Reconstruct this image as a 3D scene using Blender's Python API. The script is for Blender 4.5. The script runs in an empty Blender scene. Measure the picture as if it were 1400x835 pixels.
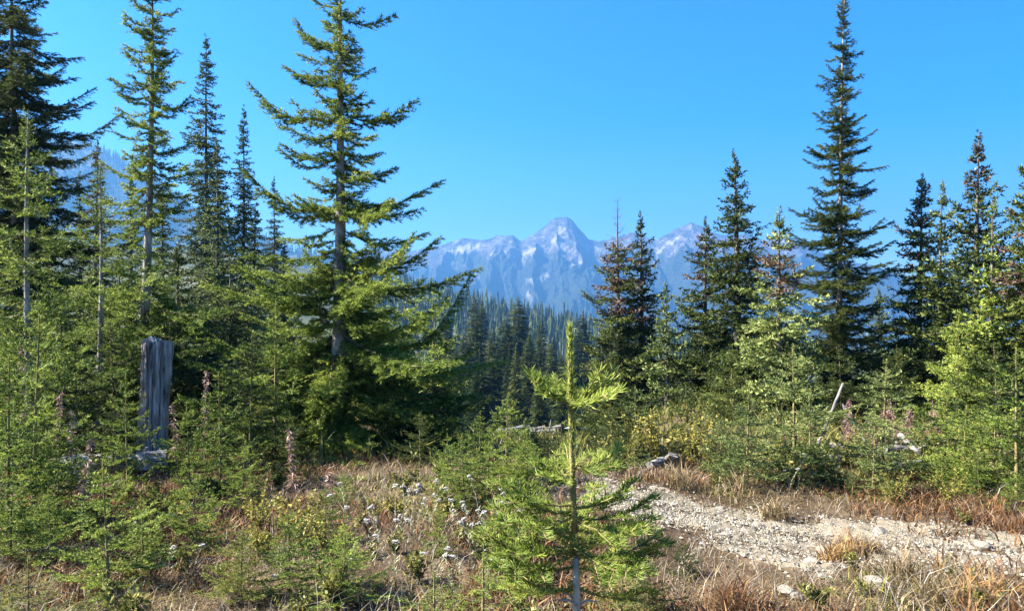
import bpy, math, random
import numpy as np
from mathutils import Vector, Matrix

SC = bpy.context.scene
COL = SC.collection
R = math.radians
rng = np.random.default_rng(7)
random.seed(7)

# ---------------------------------------------------------------- camera
EYE = 1.6
F = 26.0 / 36.0 * 1400.0            # focal length in photo pixels
CX, CY = 700.0, 417.5
cam = bpy.data.cameras.new('camera')
cam.lens = 26.0; cam.sensor_width = 36.0; cam.clip_start = 0.05; cam.clip_end = 30000
camo = bpy.data.objects.new('camera', cam); COL.objects.link(camo)
camo.location = (0, 0, EYE); camo.rotation_euler = (R(90), 0, 0)
SC.camera = camo
# ---------------------------------------------------------------- sky and sun
SUN_EL, SUN_AZ = R(42), R(-92)      # azimuth measured from the view direction, left is negative
w = bpy.data.worlds.new('World'); SC.world = w; w.use_nodes = True
nt = w.node_tree; nt.nodes.clear()
sky = nt.nodes.new('ShaderNodeTexSky'); sky.sky_type = 'NISHITA'; sky.sun_disc = False
sky.sun_elevation = SUN_EL; sky.sun_rotation = SUN_AZ; sky.altitude = 1900
sky.air_density = 1.0; sky.dust_density = 4.0; sky.ozone_density = 2.0
bg = nt.nodes.new('ShaderNodeBackground'); bg.inputs[1].default_value = 0.05
hs = nt.nodes.new('ShaderNodeHueSaturation'); hs.inputs['Saturation'].default_value = 1.6; hs.inputs['Hue'].default_value = 0.5
out = nt.nodes.new('ShaderNodeOutputWorld')
nt.links.new(sky.outputs[0], hs.inputs['Color']); tint = nt.nodes.new('ShaderNodeMix'); tint.data_type = 'RGBA'; tint.blend_type = 'MULTIPLY'; tint.inputs[0].default_value = 1.0; tint.inputs[7].default_value = (0.86, 1.02, 1.1, 1)
nt.links.new(hs.outputs[0], tint.inputs[6]); nt.links.new(tint.outputs[2], bg.inputs[0]); nt.links.new(bg.outputs[0], out.inputs[0])
sd = Vector((math.sin(SUN_AZ) * math.cos(SUN_EL), math.cos(SUN_AZ) * math.cos(SUN_EL), math.sin(SUN_EL)))
sl = bpy.data.lights.new('sun', 'SUN'); sl.energy = 5.0; sl.angle = R(0.5); sl.color = (1.0, 0.94, 0.84)
so = bpy.data.objects.new('sun', sl); COL.objects.link(so); so.rotation_euler = sd.to_track_quat('Z', 'Y').to_euler()
so.location = sd * 50
# ---------------------------------------------------------------- render
vs = SC.view_settings
vs.view_transform = 'Standard'; vs.look = 'None'; vs.gamma = 1.0; vs.exposure = 2.62; vs.use_curve_mapping = False
cy = SC.cycles
cy.use_denoising = True; cy.denoiser = 'OPENIMAGEDENOISE'
cy.max_bounces = 6; cy.diffuse_bounces = 2; cy.glossy_bounces = 2; cy.transmission_bounces = 4; cy.volume_bounces = 2
cy.transparent_max_bounces = 4; cy.caustics_reflective = False; cy.caustics_refractive = False

# ---------------------------------------------------------------- helpers
def mesh(name, V, T, mats, mi=None, attrs=None, smooth=False):
    """triangle mesh from arrays"""
    V = np.asarray(V, np.float32).reshape(-1, 3); T = np.asarray(T, np.int32).reshape(-1, 3)
    me = bpy.data.meshes.new(name)
    me.vertices.add(len(V)); me.vertices.foreach_set('co', V.ravel())
    n = len(T)
    me.loops.add(n * 3); me.loops.foreach_set('vertex_index', T.ravel())
    me.polygons.add(n); me.polygons.foreach_set('loop_start', np.arange(0, n * 3, 3, dtype=np.int32))
    try: me.polygons.foreach_set('loop_total', np.full(n, 3, np.int32))
    except Exception: pass
    for m in (mats if isinstance(mats, (list, tuple)) else [mats]): me.materials.append(m)
    if mi is not None: me.polygons.foreach_set('material_index', np.asarray(mi, np.int32))
    me.polygons.foreach_set('use_smooth', np.full(n, smooth, bool))
    if attrs:
        for k, a in attrs.items():
            at = me.attributes.new(k, 'FLOAT', 'POINT'); at.data.foreach_set('value', np.asarray(a, np.float32))
    me.update(calc_edges=True); me.validate()
    return me
def link(name, data, parent=None, loc=None, rot=None, scale=None):
    o = bpy.data.objects.new(name, data); COL.objects.link(o)
    if parent is not None: o.parent = parent
    if loc is not None: o.location = loc
    if rot is not None: o.rotation_euler = rot
    if scale is not None: o.scale = scale if hasattr(scale, '__len__') else (scale,) * 3
    return o
def tag(o, label=None, cat=None, group=None, kind=None):
    if label: o['label'] = label
    if cat: o['category'] = cat
    if group: o['group'] = group
    if kind: o['kind'] = kind
    return o
def copy_tree(o, parent=None):
    c = o.copy(); COL.objects.link(c)
    if parent is not None: c.parent = parent
    for ch in o.children: copy_tree(ch, c)
    return c
class MB:
    """collects triangle pieces"""
    def __init__(s): s.V = []; s.T = []; s.M = []; s.A = []; s.n = 0
    def add(s, V, T, m=0, a=0.5):
        V = np.asarray(V, float).reshape(-1, 3); T = np.asarray(T, int).reshape(-1, 3)
        s.V.append(V); s.T.append(T + s.n); s.M.append(np.full(len(T), m)); s.n += len(V)
        s.A.append(np.full(len(V), a) if np.isscalar(a) else np.asarray(a, float))
    def arrays(s): return np.concatenate(s.V), np.concatenate(s.T), np.concatenate(s.M), np.concatenate(s.A)
    def mesh(s, name, mats, smooth=False):
        V, T, M, A = s.arrays(); return mesh(name, V, T, mats, M, {'var': A}, smooth)
def unit(v): return v / np.maximum(np.linalg.norm(v, axis=-1, keepdims=True), 1e-9)
def tube(P, rad, sides=5, cap=True, wob=0.0, rg=None):
    """tapered tube along polyline P with radii rad"""
    P = np.asarray(P, float); rad = np.asarray(rad, float) * np.ones(len(P)); n = len(P)
    tan = unit(np.gradient(P, axis=0)); ref = np.array([0.31, 0.17, 0.93]) if abs(tan[0, 2]) < 0.9 else np.array([1.0, 0.1, 0.0])
    u = unit(np.cross(tan, ref)); v = np.cross(tan, u)
    a = np.arange(sides) * 2 * np.pi / sides
    rr = rad[:, None] * (np.ones((n, sides)) if not wob else 1 + wob * (rg.random((n, sides)) - .5) * 2)
    V = P[:, None] + rr[..., None] * (np.cos(a)[None, :, None] * u[:, None] + np.sin(a)[None, :, None] * v[:, None])
    i = np.arange(n - 1)[:, None] * sides; j = np.arange(sides)[None]; k = (j + 1) % sides
    A_, B_, C_, D_ = i + j, i + k, i + sides + k, i + sides + j
    T = np.concatenate([np.stack([A_, B_, C_], -1).reshape(-1, 3), np.stack([A_, C_, D_], -1).reshape(-1, 3)])
    V = V.reshape(-1, 3)
    if cap:
        V = np.concatenate([V, P[:1], P[-1:]]); b = n * sides
        jj = np.arange(sides); kk = (jj + 1) % sides
        T = np.concatenate([T, np.stack([kk, jj, np.full(sides, b)], -1), np.stack([(n - 1) * sides + jj, (n - 1) * sides + kk, np.full(sides, b + 1)], -1)])
    return V, T
# value noise, vectorised
_perm = np.random.default_rng(3).random((256, 256))
def vnoise(x, y):
    x = np.asarray(x, float); y = np.asarray(y, float)
    xi = np.floor(x).astype(int); yi = np.floor(y).astype(int); fx = x - xi; fy = y - yi
    fx = fx * fx * fx * (fx * (fx * 6 - 15) + 10); fy = fy * fy * fy * (fy * (fy * 6 - 15) + 10)
    g = lambda a, b: _perm[a & 255, b & 255]
    return (g(xi, yi) * (1 - fx) + g(xi + 1, yi) * fx) * (1 - fy) + (g(xi, yi + 1) * (1 - fx) + g(xi + 1, yi + 1) * fx) * fy
def fbm(x, y, o=4, lac=2.03, gain=.5):
    s = 0; a = 1; t = 0
    for i in range(o):
        s = s + a * vnoise(x + 17.3 * i, y + 5.1 * i); t += a; x = x * lac; y = y * lac; a *= gain
    return s / t
def ridged(x, y, o=4):
    s = 0; a = 1; t = 0
    for i in range(o):
        n = 1 - np.abs(vnoise(x + 13.7 * i, y + 9.2 * i) * 2 - 1); s = s + a * n * n; t += a; x = x * 2.1; y = y * 2.1; a *= .5
    return s / t
def sstep(a, b, x): t = np.clip((x - a) / (b - a), 0, 1); return t * t * (3 - 2 * t)

# ---------------------------------------------------------------- materials
def mat(name):
    m = bpy.data.materials.new(name); m.use_nodes = True; t = m.node_tree; t.nodes.clear()
    o = t.nodes.new('ShaderNodeOutputMaterial'); return m, t, o
def nd(t, typ, **kw):
    n = t.nodes.new(typ)
    for k, v in kw.items():
        if k.startswith('i_'): n.inputs[k[2:].replace('_', ' ')].default_value = v
        else: setattr(n, k, v)
    return n
def ramp(t, fac, stops, interp='LINEAR'):
    r = t.nodes.new('ShaderNodeValToRGB'); r.color_ramp.interpolation = interp
    e = r.color_ramp.elements
    while len(e) < len(stops): e.new(0.5)
    for el, (p, c) in zip(e, stops): el.position = p; el.color = (*c, 1)
    t.links.new(fac, r.inputs[0]); return r.outputs[0]
def foliage(name, stops, transl=0.3, rough=0.5, spec=0.3, objvar=0.25):
    """needles or blades: colour by the 'var' attribute, varied per object, lets some light through"""
    m, t, o = mat(name)
    at = nd(t, 'ShaderNodeAttribute', attribute_name='var'); oi = nd(t, 'ShaderNodeObjectInfo')
    ma = nd(t, 'ShaderNodeMath', operation='MULTIPLY_ADD'); t.links.new(oi.outputs['Random'], ma.inputs[0]); ma.inputs[1].default_value = objvar; ma.inputs[2].default_value = -objvar / 2
    ad = nd(t, 'ShaderNodeMath', operation='ADD', use_clamp=True); t.links.new(at.outputs['Fac'], ad.inputs[0]); t.links.new(ma.outputs[0], ad.inputs[1])
    c = ramp(t, ad.outputs[0], stops)
    p = nd(t, 'ShaderNodeBsdfPrincipled', i_Roughness=rough); p.inputs['Specular IOR Level'].default_value = spec
    tr = nd(t, 'ShaderNodeBsdfTranslucent'); mx = nd(t, 'ShaderNodeMixShader'); mx.inputs[0].default_value = transl
    t.links.new(c, p.inputs['Base Color']); t.links.new(c, tr.inputs[0])
    t.links.new(p.outputs[0], mx.inputs[1]); t.links.new(tr.outputs[0], mx.inputs[2]); t.links.new(mx.outputs[0], o.inputs[0])
    return m
def solid(name, stops, scale=6.0, rough=0.85, stretch=(1, 1, 1), bump=0.3, detail=6, bscale=None, spec=0.2, coord='Object', bdist=0.02):
    """noise-mottled opaque surface"""
    m, t, o = mat(name)
    tc = nd(t, 'ShaderNodeTexCoord'); mp = nd(t, 'ShaderNodeMapping'); mp.inputs['Scale'].default_value = stretch
    t.links.new(tc.outputs[coord], mp.inputs[0])
    n = nd(t, 'ShaderNodeTexNoise', i_Scale=scale, i_Detail=detail, i_Roughness=0.65); t.links.new(mp.outputs[0], n.inputs['Vector'])
    c = ramp(t, n.outputs[0], stops)
    p = nd(t, 'ShaderNodeBsdfPrincipled', i_Roughness=rough); p.inputs['Specular IOR Level'].default_value = spec
    t.links.new(c, p.inputs['Base Color'])
    if bump:
        n2 = nd(t, 'ShaderNodeTexNoise', i_Scale=bscale or scale * 2.5, i_Detail=5.0); t.links.new(mp.outputs[0], n2.inputs['Vector'])
        b = nd(t, 'ShaderNodeBump', i_Strength=bump, i_Distance=bdist); t.links.new(n2.outputs[0], b.inputs['Height']); t.links.new(b.outputs[0], p.inputs['Normal'])
    t.links.new(p.outputs[0], o.inputs[0]); return m

M_GROUND = solid('soil', [(.3, (.13, .095, .06)), (.5, (.24, .18, .115)), (.7, (.36, .29, .20))], 2.2, bump=.5, bscale=30)
M_TRACK = solid('track_gravel', [(.3, (.09, .075, .052)), (.5, (.17, .143, .10)), (.72, (.25, .215, .16))], 5, bump=.7, bscale=45)

# ---------------------------------------------------------------- terrain
def prof(px, pts): return np.interp(px, [p[0] for p in pts], [p[1] for p in pts])
CREST = [(-400, 330), (300, 352), (450, 378), (560, 406), (660, 430), (790, 454), (870, 468), (1000, 486), (1250, 496), (1700, 480)]
def height(x, y):
    x = np.asarray(x, float); y = np.asarray(y, float)
    r = np.hypot(x, y) + 1e-6; fy = y / r
    front = sstep(-0.2, 0.45, fy)
    px = CX + F * x / np.maximum(y, r * 0.25)
    mid = sstep(470, 590, px) * (1 - sstep(800, 930, px))
    a = -(0.065 + .095 * mid) * np.clip(r - 7, 0, 9) - (0.19 - .02 * mid) * np.clip(r - 16, 0, 84)
    a = a - 0.15 * np.clip(r - 100, 0, 120) * sstep(60, 160, r)
    crest_z = EYE - (prof(px, CREST) - CY) / F * 700
    up = sstep(170, 700, r)
    a = a * (1 - up) + crest_z * up
    a = a + (-230 - a) * sstep(720, 1600, r)
    b = 0.02 * np.clip(r - 10, 0, 200) - 0.1 * np.clip(r - 400, 0, 1500)
    h = a * front + b * (1 - front)
    h = h + (fbm(x * .35 + 7, y * .35, 3) - .5) * 0.30 * sstep(2, 6, r) + (fbm(x * 1.7, y * 1.7 + 3, 3) - .5) * 0.09 + (fbm(x * 9, y * 9, 2) - .5) * 0.025 * (r < 30)
    h = h + (fbm(x * .02, y * .02, 4) - .5) * 9 * sstep(30, 120, r)
    return h
def at(px, D):                       # ground point seen in photo column px at depth D
    x = (px - CX) / F * D; return x, D, float(height(x, D))
def zat(py, D): return EYE - (py - CY) / F * D

def polar(r0, r1, nr, ths, hfun):
    rr = np.geomspace(r0, r1, nr); RR, TH = np.meshgrid(rr, ths, indexing='ij')
    X = RR * np.sin(TH); Y = RR * np.cos(TH)
    return X, Y, hfun(X, Y)
def grid_tris(n, m, wrap=False):
    i = np.arange(n - 1)[:, None]; j = np.arange(m if wrap else m - 1)[None]; k = (j + 1) % m
    a, b, c, d = i * m + j, i * m + k, (i + 1) * m + k, (i + 1) * m + j
    return np.concatenate([np.stack([a, b, c], -1).reshape(-1, 3), np.stack([a, c, d], -1).reshape(-1, 3)])
th = np.concatenate([np.linspace(-R(44), R(44), 220), np.linspace(R(44), R(316), 62)[1:-1]])
X, Y, Z = polar(0.6, 3950, 290, th, height)
V = np.stack([X, Y, Z], -1).reshape(-1, 3); T = grid_tris(300, len(th), True)[:, ::-1]
V = np.concatenate([V, [[0, 0, float(height(0, 0.01))]]]); nth = len(th); jj = np.arange(nth)
T = np.concatenate([T, np.stack([jj, np.full(nth, len(V) - 1), (jj + 1) % nth], -1)[:, ::-1]])
# ground colour: soil up close, forest floor far away
mg, t, o = mat('ground')
tc = nd(t, 'ShaderNodeTexCoord')
n1 = nd(t, 'ShaderNodeTexNoise', i_Scale=1.6, i_Detail=8.0, i_Roughness=.7); t.links.new(tc.outputs['Object'], n1.inputs['Vector'])
c1 = ramp(t, n1.outputs[0], [(.3, (.025, .016, .010)), (.48, (.065, .044, .026)), (.6, (.105, .075, .045)), (.75, (.18, .14, .09))])
n2 = nd(t, 'ShaderNodeTexNoise', i_Scale=.03, i_Detail=6.0); t.links.new(tc.outputs['Object'], n2.inputs['Vector'])
c2 = ramp(t, n2.outputs[0], [(.35, (.035, .045, .02)), (.6, (.07, .075, .035)), (.75, (.16, .14, .08))])
at_ = nd(t, 'ShaderNodeAttribute', attribute_name='far')
mx = nd(t, 'ShaderNodeMix', data_type='RGBA'); t.links.new(at_.outputs['Fac'], mx.inputs[0]); t.links.new(c1, mx.inputs[6]); t.links.new(c2, mx.inputs[7])
p = nd(t, 'ShaderNodeBsdfPrincipled', i_Roughness=.95); p.inputs['Specular IOR Level'].default_value = .1
nb = nd(t, 'ShaderNodeTexNoise', i_Scale=38.0, i_Detail=6.0); t.links.new(tc.outputs['Object'], nb.inputs['Vector'])
bp = nd(t, 'ShaderNodeBump', i_Strength=.7, i_Distance=.02); t.links.new(nb.outputs[0], bp.inputs['Height']); t.links.new(bp.outputs[0], p.inputs['Normal'])
t.links.new(mx.outputs[2], p.inputs['Base Color']); t.links.new(p.outputs[0], o.inputs[0])
far = sstep(18, 60, np.hypot(V[:, 0], V[:, 1]))
g = link('ground', mesh('ground', V, T, mg, None, {'far': far}, True)); tag(g, 'dry brown mountain ground falling away into the valley', kind='structure')

# ---------------------------------------------------------------- far mountains
SKY = [(-600, 372), (380, 350), (440, 346), (480, 346), (521, 338), (545, 343), (564, 342), (603, 335), (633, 325), (653, 328), (666, 328), (681, 322), (700, 322), (713, 329), (739, 314),
       (746, 309), (752, 302), (758, 298), (765, 296), (775, 296.5), (782, 301), (788, 308), (796, 317), (806, 327), (819, 330), (829, 328), (840, 325), (861, 317), (883, 323), (895, 329), (917, 317),
       (945, 303), (960, 309), (970, 317), (995, 322), (1023, 320), (1048, 330), (1079, 326), (1095, 331), (1110, 340), (1161, 357), (1194, 362), (1221, 374), (1300, 390), (1360, 396), (1500, 405), (2200, 420)]
def mountains():
    YR = 4800.0
    nx, ny = 620, 150
    pxs = np.concatenate([np.linspace(-350, 520, 60)[:-1], np.linspace(520, 1260, 500), np.linspace(1260, 1900, 61)])
    dd = np.concatenate([-np.linspace(1, 0, 12)[:-1] ** 1.5 * 700, np.linspace(0, 1, 140) ** 1.25 * 2100])   # distance in front of the ridge line
    PX, DD = np.meshgrid(pxs, dd, indexing='ij')
    Yv = YR - DD
    X = (PX - CX) / F * YR
    s = EYE - (prof(PX, SKY) - CY) / F * YR
    s = s + (ridged(X * .016, X * 0 + 3.3, 3) - .5) * 11
    D = np.maximum(DD, 0)
    wx = X + (fbm(X * .004, D * .004, 3) - .5) * 160
    spur = ridged(wx * .0036, D * .0007 + 1.7, 5)                      # spurs and gullies running down the slope
    fine = ridged(wx * .014, D * .0035 + 8, 4)
    base = s - 0.46 * D - 30 * (1 - np.exp(-D / 40))
    z = base + (spur - .42) * np.minimum(D * .60, 240) * sstep(0, 260, D + 40) + (fine - .45) * np.minimum(D * .22, 55)
    z = np.maximum(z, -260 + spur * 60)
    B = np.maximum(-DD, 0); z = np.where(DD < 0, s - B * .7, z)
    Xv = X * (1 - 0.10 * D / 2100)
    KM = 3400.0 / YR                                     # the range as a whole stands 3.4 km away
    V = np.stack([Xv, Yv, z], -1).reshape(-1, 3) * KM; n, m = PX.shape
    tr = grid_tris(n, m)
    pyv = CY - (V[:, 2] / KM - EYE) / (V[:, 1] / KM) * F; pxv = CX + V[:, 0] / V[:, 1] * F; wob = fbm(V[:, 0] * .05, V[:, 2] * .05, 4) - .5
    scree = np.zeros(len(V))                       # pale scree chutes and talus fans
    for ax, ay, bx, by, wd in ((766, 311, 758, 329, 2.2), (758, 329, 772, 339, 4.0), (772, 313, 764, 320, 1.5), (716, 348, 738, 337, 3.5), (722, 383, 750, 376, 2.6), (728, 384, 742, 379, 3.5), (690, 345, 684, 352, 2.5), (668, 352, 672, 346, 2.2), (645, 336, 612, 347, 4.5), (637, 345, 655, 334, 3.5), (800, 336, 818, 341, 3.5), (795, 345, 806, 341, 2.0), (778, 364, 797, 357, 2.2), (708, 372, 716, 350, 1.2), (726, 358, 727, 346, 1.2), (722, 400, 726, 408, 3), (915, 330, 899, 346, 2.2), (899, 346, 893, 366, 2.0), (930, 322, 917, 334, 1.8), (955, 318, 962, 333, 1.6), (880, 352, 890, 362, 2.0)):
        tt = np.clip(((pxv - ax) * (bx - ax) + (pyv - ay) * (by - ay)) / ((bx - ax) ** 2 + (by - ay) ** 2), 0, 1); d_ = np.hypot(pxv - ax - tt * (bx - ax), pyv - ay - tt * (by - ay)) / wd
        scree = np.maximum(scree, np.clip(1.15 - d_ + wob * 2.2, 0, 1))
    mm, t, o = mat('mountain_rock')
    geo0 = nd(t, 'ShaderNodeNewGeometry'); geo = nd(t, 'ShaderNodeVectorMath', operation='SCALE'); geo.inputs['Scale'].default_value = 1 / KM; t.links.new(geo0.outputs['Position'], geo.inputs[0]); sp = nd(t, 'ShaderNodeSeparateXYZ'); t.links.new(geo.outputs[0], sp.inputs[0])
    na = nd(t, 'ShaderNodeTexNoise', i_Scale=.016, i_Detail=10.0, i_Roughness=.75); t.links.new(geo.outputs[0], na.inputs['Vector'])
    rock = ramp(t, na.outputs[0], [(.40, (.035, .033, .032)), (.49, (.085, .078, .072)), (.55, (.13, .12, .11)), (.62, (.27, .25, .225))])
    nbz = nd(t, 'ShaderNodeTexNoise', i_Scale=.0045, i_Detail=8.0, i_Roughness=.65); t.links.new(geo.outputs[0], nbz.inputs['Vector'])
    # tree line: height against noise
    m1 = nd(t, 'ShaderNodeMath', operation='MULTIPLY_ADD'); t.links.new(nbz.outputs[0], m1.inputs[0]); m1.inputs[1].default_value = -520.0; t.links.new(sp.outputs[2], m1.inputs[2])
    mr = nd(t, 'ShaderNodeMapRange'); mr.inputs[1].default_value = -10.0; mr.inputs[2].default_value = 70.0; t.links.new(m1.outputs[0], mr.inputs[0])
    # bare talus streaks inside the forest
    mpv = nd(t, 'ShaderNodeMapping'); mpv.inputs['Scale'].default_value = (1, .4, .3); t.links.new(geo.outputs[0], mpv.inputs[0])
    ns = nd(t, 'ShaderNodeTexNoise', i_Scale=.011, i_Detail=6.0, i_Roughness=.6); t.links.new(mpv.outputs[0], ns.inputs['Vector'])
    st = nd(t, 'ShaderNodeMapRange'); st.inputs[1].default_value = .62; st.inputs[2].default_value = .68; t.links.new(ns.outputs[0], st.inputs[0])
    mxx = nd(t, 'ShaderNodeMath', operation='MAXIMUM'); t.links.new(mr.outputs[0], mxx.inputs[0]); t.links.new(st.outputs[0], mxx.inputs[1])
    forest = ramp(t, na.outputs[0], [(.3, (.014, .022, .012)), (.7, (.05, .06, .035))])
    mx = nd(t, 'ShaderNodeMix', data_type='RGBA'); t.links.new(mxx.outputs[0], mx.inputs[0]); t.links.new(forest, mx.inputs[6]); t.links.new(rock, mx.inputs[7])
    p = nd(t, 'ShaderNodeBsdfPrincipled', i_Roughness=.95); p.inputs['Specular IOR Level'].default_value = .1
    nf = nd(t, 'ShaderNodeTexNoise', i_Scale=.03, i_Detail=8.0, i_Roughness=.7); t.links.new(geo.outputs[0], nf.inputs['Vector'])
    b = nd(t, 'ShaderNodeBump', i_Strength=1.0, i_Distance=22.0); t.links.new(nf.outputs[0], b.inputs['Height']); t.links.new(b.outputs[0], p.inputs['Normal'])
    sa = nd(t, 'ShaderNodeAttribute', attribute_name='scree'); ms = nd(t, 'ShaderNodeMix', data_type='RGBA'); t.links.new(sa.outputs['Fac'], ms.inputs[0]); t.links.new(mx.outputs[2], ms.inputs[6]); ms.inputs[7].default_value = (.30, .27, .235, 1)
    t.links.new(ms.outputs[2], p.inputs['Base Color']); t.links.new(p.outputs[0], o.inputs[0])
    me = mesh('mountains', V, tr, mm, None, {'scree': scree}, False)
    ob = link('mountains', me); tag(ob, 'blue hazy rocky mountain range with a domed central peak', kind='structure')
mountains()

# left wooded hill and its right-hand shoulder
HILL = [(-900, 150), (-200, 160), (60, 183), (110, 192), (160, 216), (200, 240), (240, 264), (262, 283), (320, 312), (400, 338), (480, 356), (560, 380), (640, 440), (760, 560)]
def hill_z(X, Yv):
    D = 2000 - Yv; px = CX + F * X / 2000.0
    s = EYE - (prof(px, HILL) + 4 - CY) / F * 2000
    z = s - .42 * np.maximum(D, 0) - .5 * np.maximum(-D, 0)
    return z + (ridged(X * .006, Yv * .0018, 4) - .45) * np.minimum(np.abs(D) * .35, 70) + (fbm(X * .03, Yv * .03, 3) - .5) * 14
def hill():
    xs = np.linspace(-3300, 250, 220); ys = np.concatenate([np.linspace(900, 2000, 60), np.linspace(2020, 2700, 20)])
    X, Yv = np.meshgrid(xs, ys, indexing='ij'); Z = hill_z(X, Yv)
    ob = link('wooded_hill', mesh('wooded_hill', np.stack([X, Yv, np.maximum(Z, -300)], -1), grid_tris(*X.shape), solid('hill_forest', [(.35, (.02, .03, .015)), (.6, (.055, .06, .03)), (.72, (.14, .12, .08))], .01, bump=0), None, None, True))
    tag(ob, 'pale blue wooded hillside behind the left hand firs', kind='structure')
hill()

# ---------------------------------------------------------------- air
HAZE_DENSITY = 3.1e-4
hm, t, o = mat('haze'); pv = nd(t, 'ShaderNodeVolumePrincipled'); pv.inputs['Color'].default_value = (.105, .285, .57, 1); pv.inputs['Density'].default_value = HAZE_DENSITY
pv.inputs['Anisotropy'].default_value = 0.3
t.links.new(pv.outputs[0], o.inputs['Volume'])
def haze():
    x, y0, y1, z0, z1 = 4150, -4150, 4150, -340, 560
    V = [(sx * x, yy, zz) for sx in (-1, 1) for yy in (y0, y1) for zz in (z0, z1)]
    Q = [(0, 1, 3, 2), (4, 6, 7, 5), (0, 4, 5, 1), (2, 3, 7, 6), (0, 2, 6, 4), (1, 5, 7, 3)]
    T = [q for a in Q for q in ((a[0], a[1], a[2]), (a[0], a[2], a[3]))]
    h = link('haze', mesh('haze', V, T, hm)); tag(h, 'thin blue smoky haze filling the valley air', kind='stuff')
haze()
# ================================================================ conifers
G_DARK = [(.0, (.006, .012, .004)), (.35, (.022, .036, .010)), (.65, (.060, .080, .018)), (1., (.16, .18, .040))]  # darker needle copy: shade of backlit and background firs put into the colour
G_LITE = [(.0, (.008, .018, .004)), (.36, (.036, .066, .012)), (.61, (.175, .240, .042)), (1., (.44, .48, .10))]  # tone range stretched: shaded gaps and bright highlights put into the needle colour
G_BLUE = [(.0, (.007, .015, .005)), (.34, (.036, .058, .017)), (.60, (.155, .200, .056)), (1., (.38, .41, .14))]
G_BROWN = [(.0, (.03, .02, .014)), (.4, (.075, .050, .032)), (.7, (.13, .085, .052)), (1., (.21, .145, .09))]
G_YELL = [(.0, (.05, .07, .012)), (.35, (.14, .17, .03)), (.65, (.26, .26, .05)), (1., (.38, .34, .09))]
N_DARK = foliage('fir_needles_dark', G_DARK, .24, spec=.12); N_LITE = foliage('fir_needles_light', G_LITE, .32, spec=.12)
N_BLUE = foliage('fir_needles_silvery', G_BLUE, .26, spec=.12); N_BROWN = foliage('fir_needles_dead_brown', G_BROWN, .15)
N_YELL = foliage('fir_needles_yellowish', G_YELL, .35)
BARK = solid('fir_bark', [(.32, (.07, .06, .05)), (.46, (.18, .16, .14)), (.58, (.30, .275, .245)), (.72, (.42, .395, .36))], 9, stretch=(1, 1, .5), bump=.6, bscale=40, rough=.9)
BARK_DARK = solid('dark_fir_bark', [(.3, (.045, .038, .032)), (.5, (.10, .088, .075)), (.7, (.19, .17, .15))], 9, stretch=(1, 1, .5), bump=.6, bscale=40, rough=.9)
BARK_TWIG = solid('twig_bark', [(.3, (.09, .065, .045)), (.7, (.20, .15, .10))], 12, bump=0)
BARK_GREEN = solid('young_stem_bark', [(.3, (.10, .085, .03)), (.6, (.22, .18, .07)), (.8, (.30, .255, .11))], 30, bump=.3, bscale=90)

def needle_tris(P0, P1, per_m, nl, nw, rg, lo=-35, hi=215, ang=52, base_var=.5, spread=.19, jit=12):
    """triangular needles along twig segments, brushed to the sides and upward, returned as flat arrays"""
    d = P1 - P0; L = np.linalg.norm(d, axis=1); cnt = np.maximum(2, (L * per_m + rg.random(len(L))).astype(int))
    idx = np.repeat(np.arange(len(L)), cnt); n = len(idx)
    ax = unit(d)[idx]; t = rg.random(n)
    upv = np.array([0, 0, 1.0]); u = np.cross(ax, upv); bad = np.linalg.norm(u, axis=1) < .2
    u[bad] = np.cross(ax[bad], np.array([1.0, 0, 0])); u = unit(u); v = np.cross(u, ax)
    ph = np.radians(lo + (hi - lo) * rg.random(n)); a = np.radians(ang + jit * rg.standard_normal(n))
    dr = ax * np.cos(a)[:, None] + (np.cos(ph)[:, None] * u + np.sin(ph)[:, None] * v) * np.sin(a)[:, None]
    ln = nl * (.75 + .5 * rg.random(n)); p = P0[idx] + d[idx] * t[:, None]
    sd = unit(np.cross(dr, unit(rg.standard_normal((n, 3)) + v * .6))) * (nw / 2)
    A = p - sd; B = p + sd; C = p + dr * ln[:, None]
    V = np.stack([A, B, C], 1).reshape(-1, 3); T = np.arange(n * 3).reshape(-1, 3)
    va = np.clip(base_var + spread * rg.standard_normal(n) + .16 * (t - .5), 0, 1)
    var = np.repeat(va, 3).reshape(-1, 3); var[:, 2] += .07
    return V, T, np.clip(var, 0, 1).ravel()

class Branch:   # arrays for one branch pointing along +X
    def __init__(s, V, T, M, A): s.V, s.T, s.M, s.A = V, T, M, A

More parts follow.
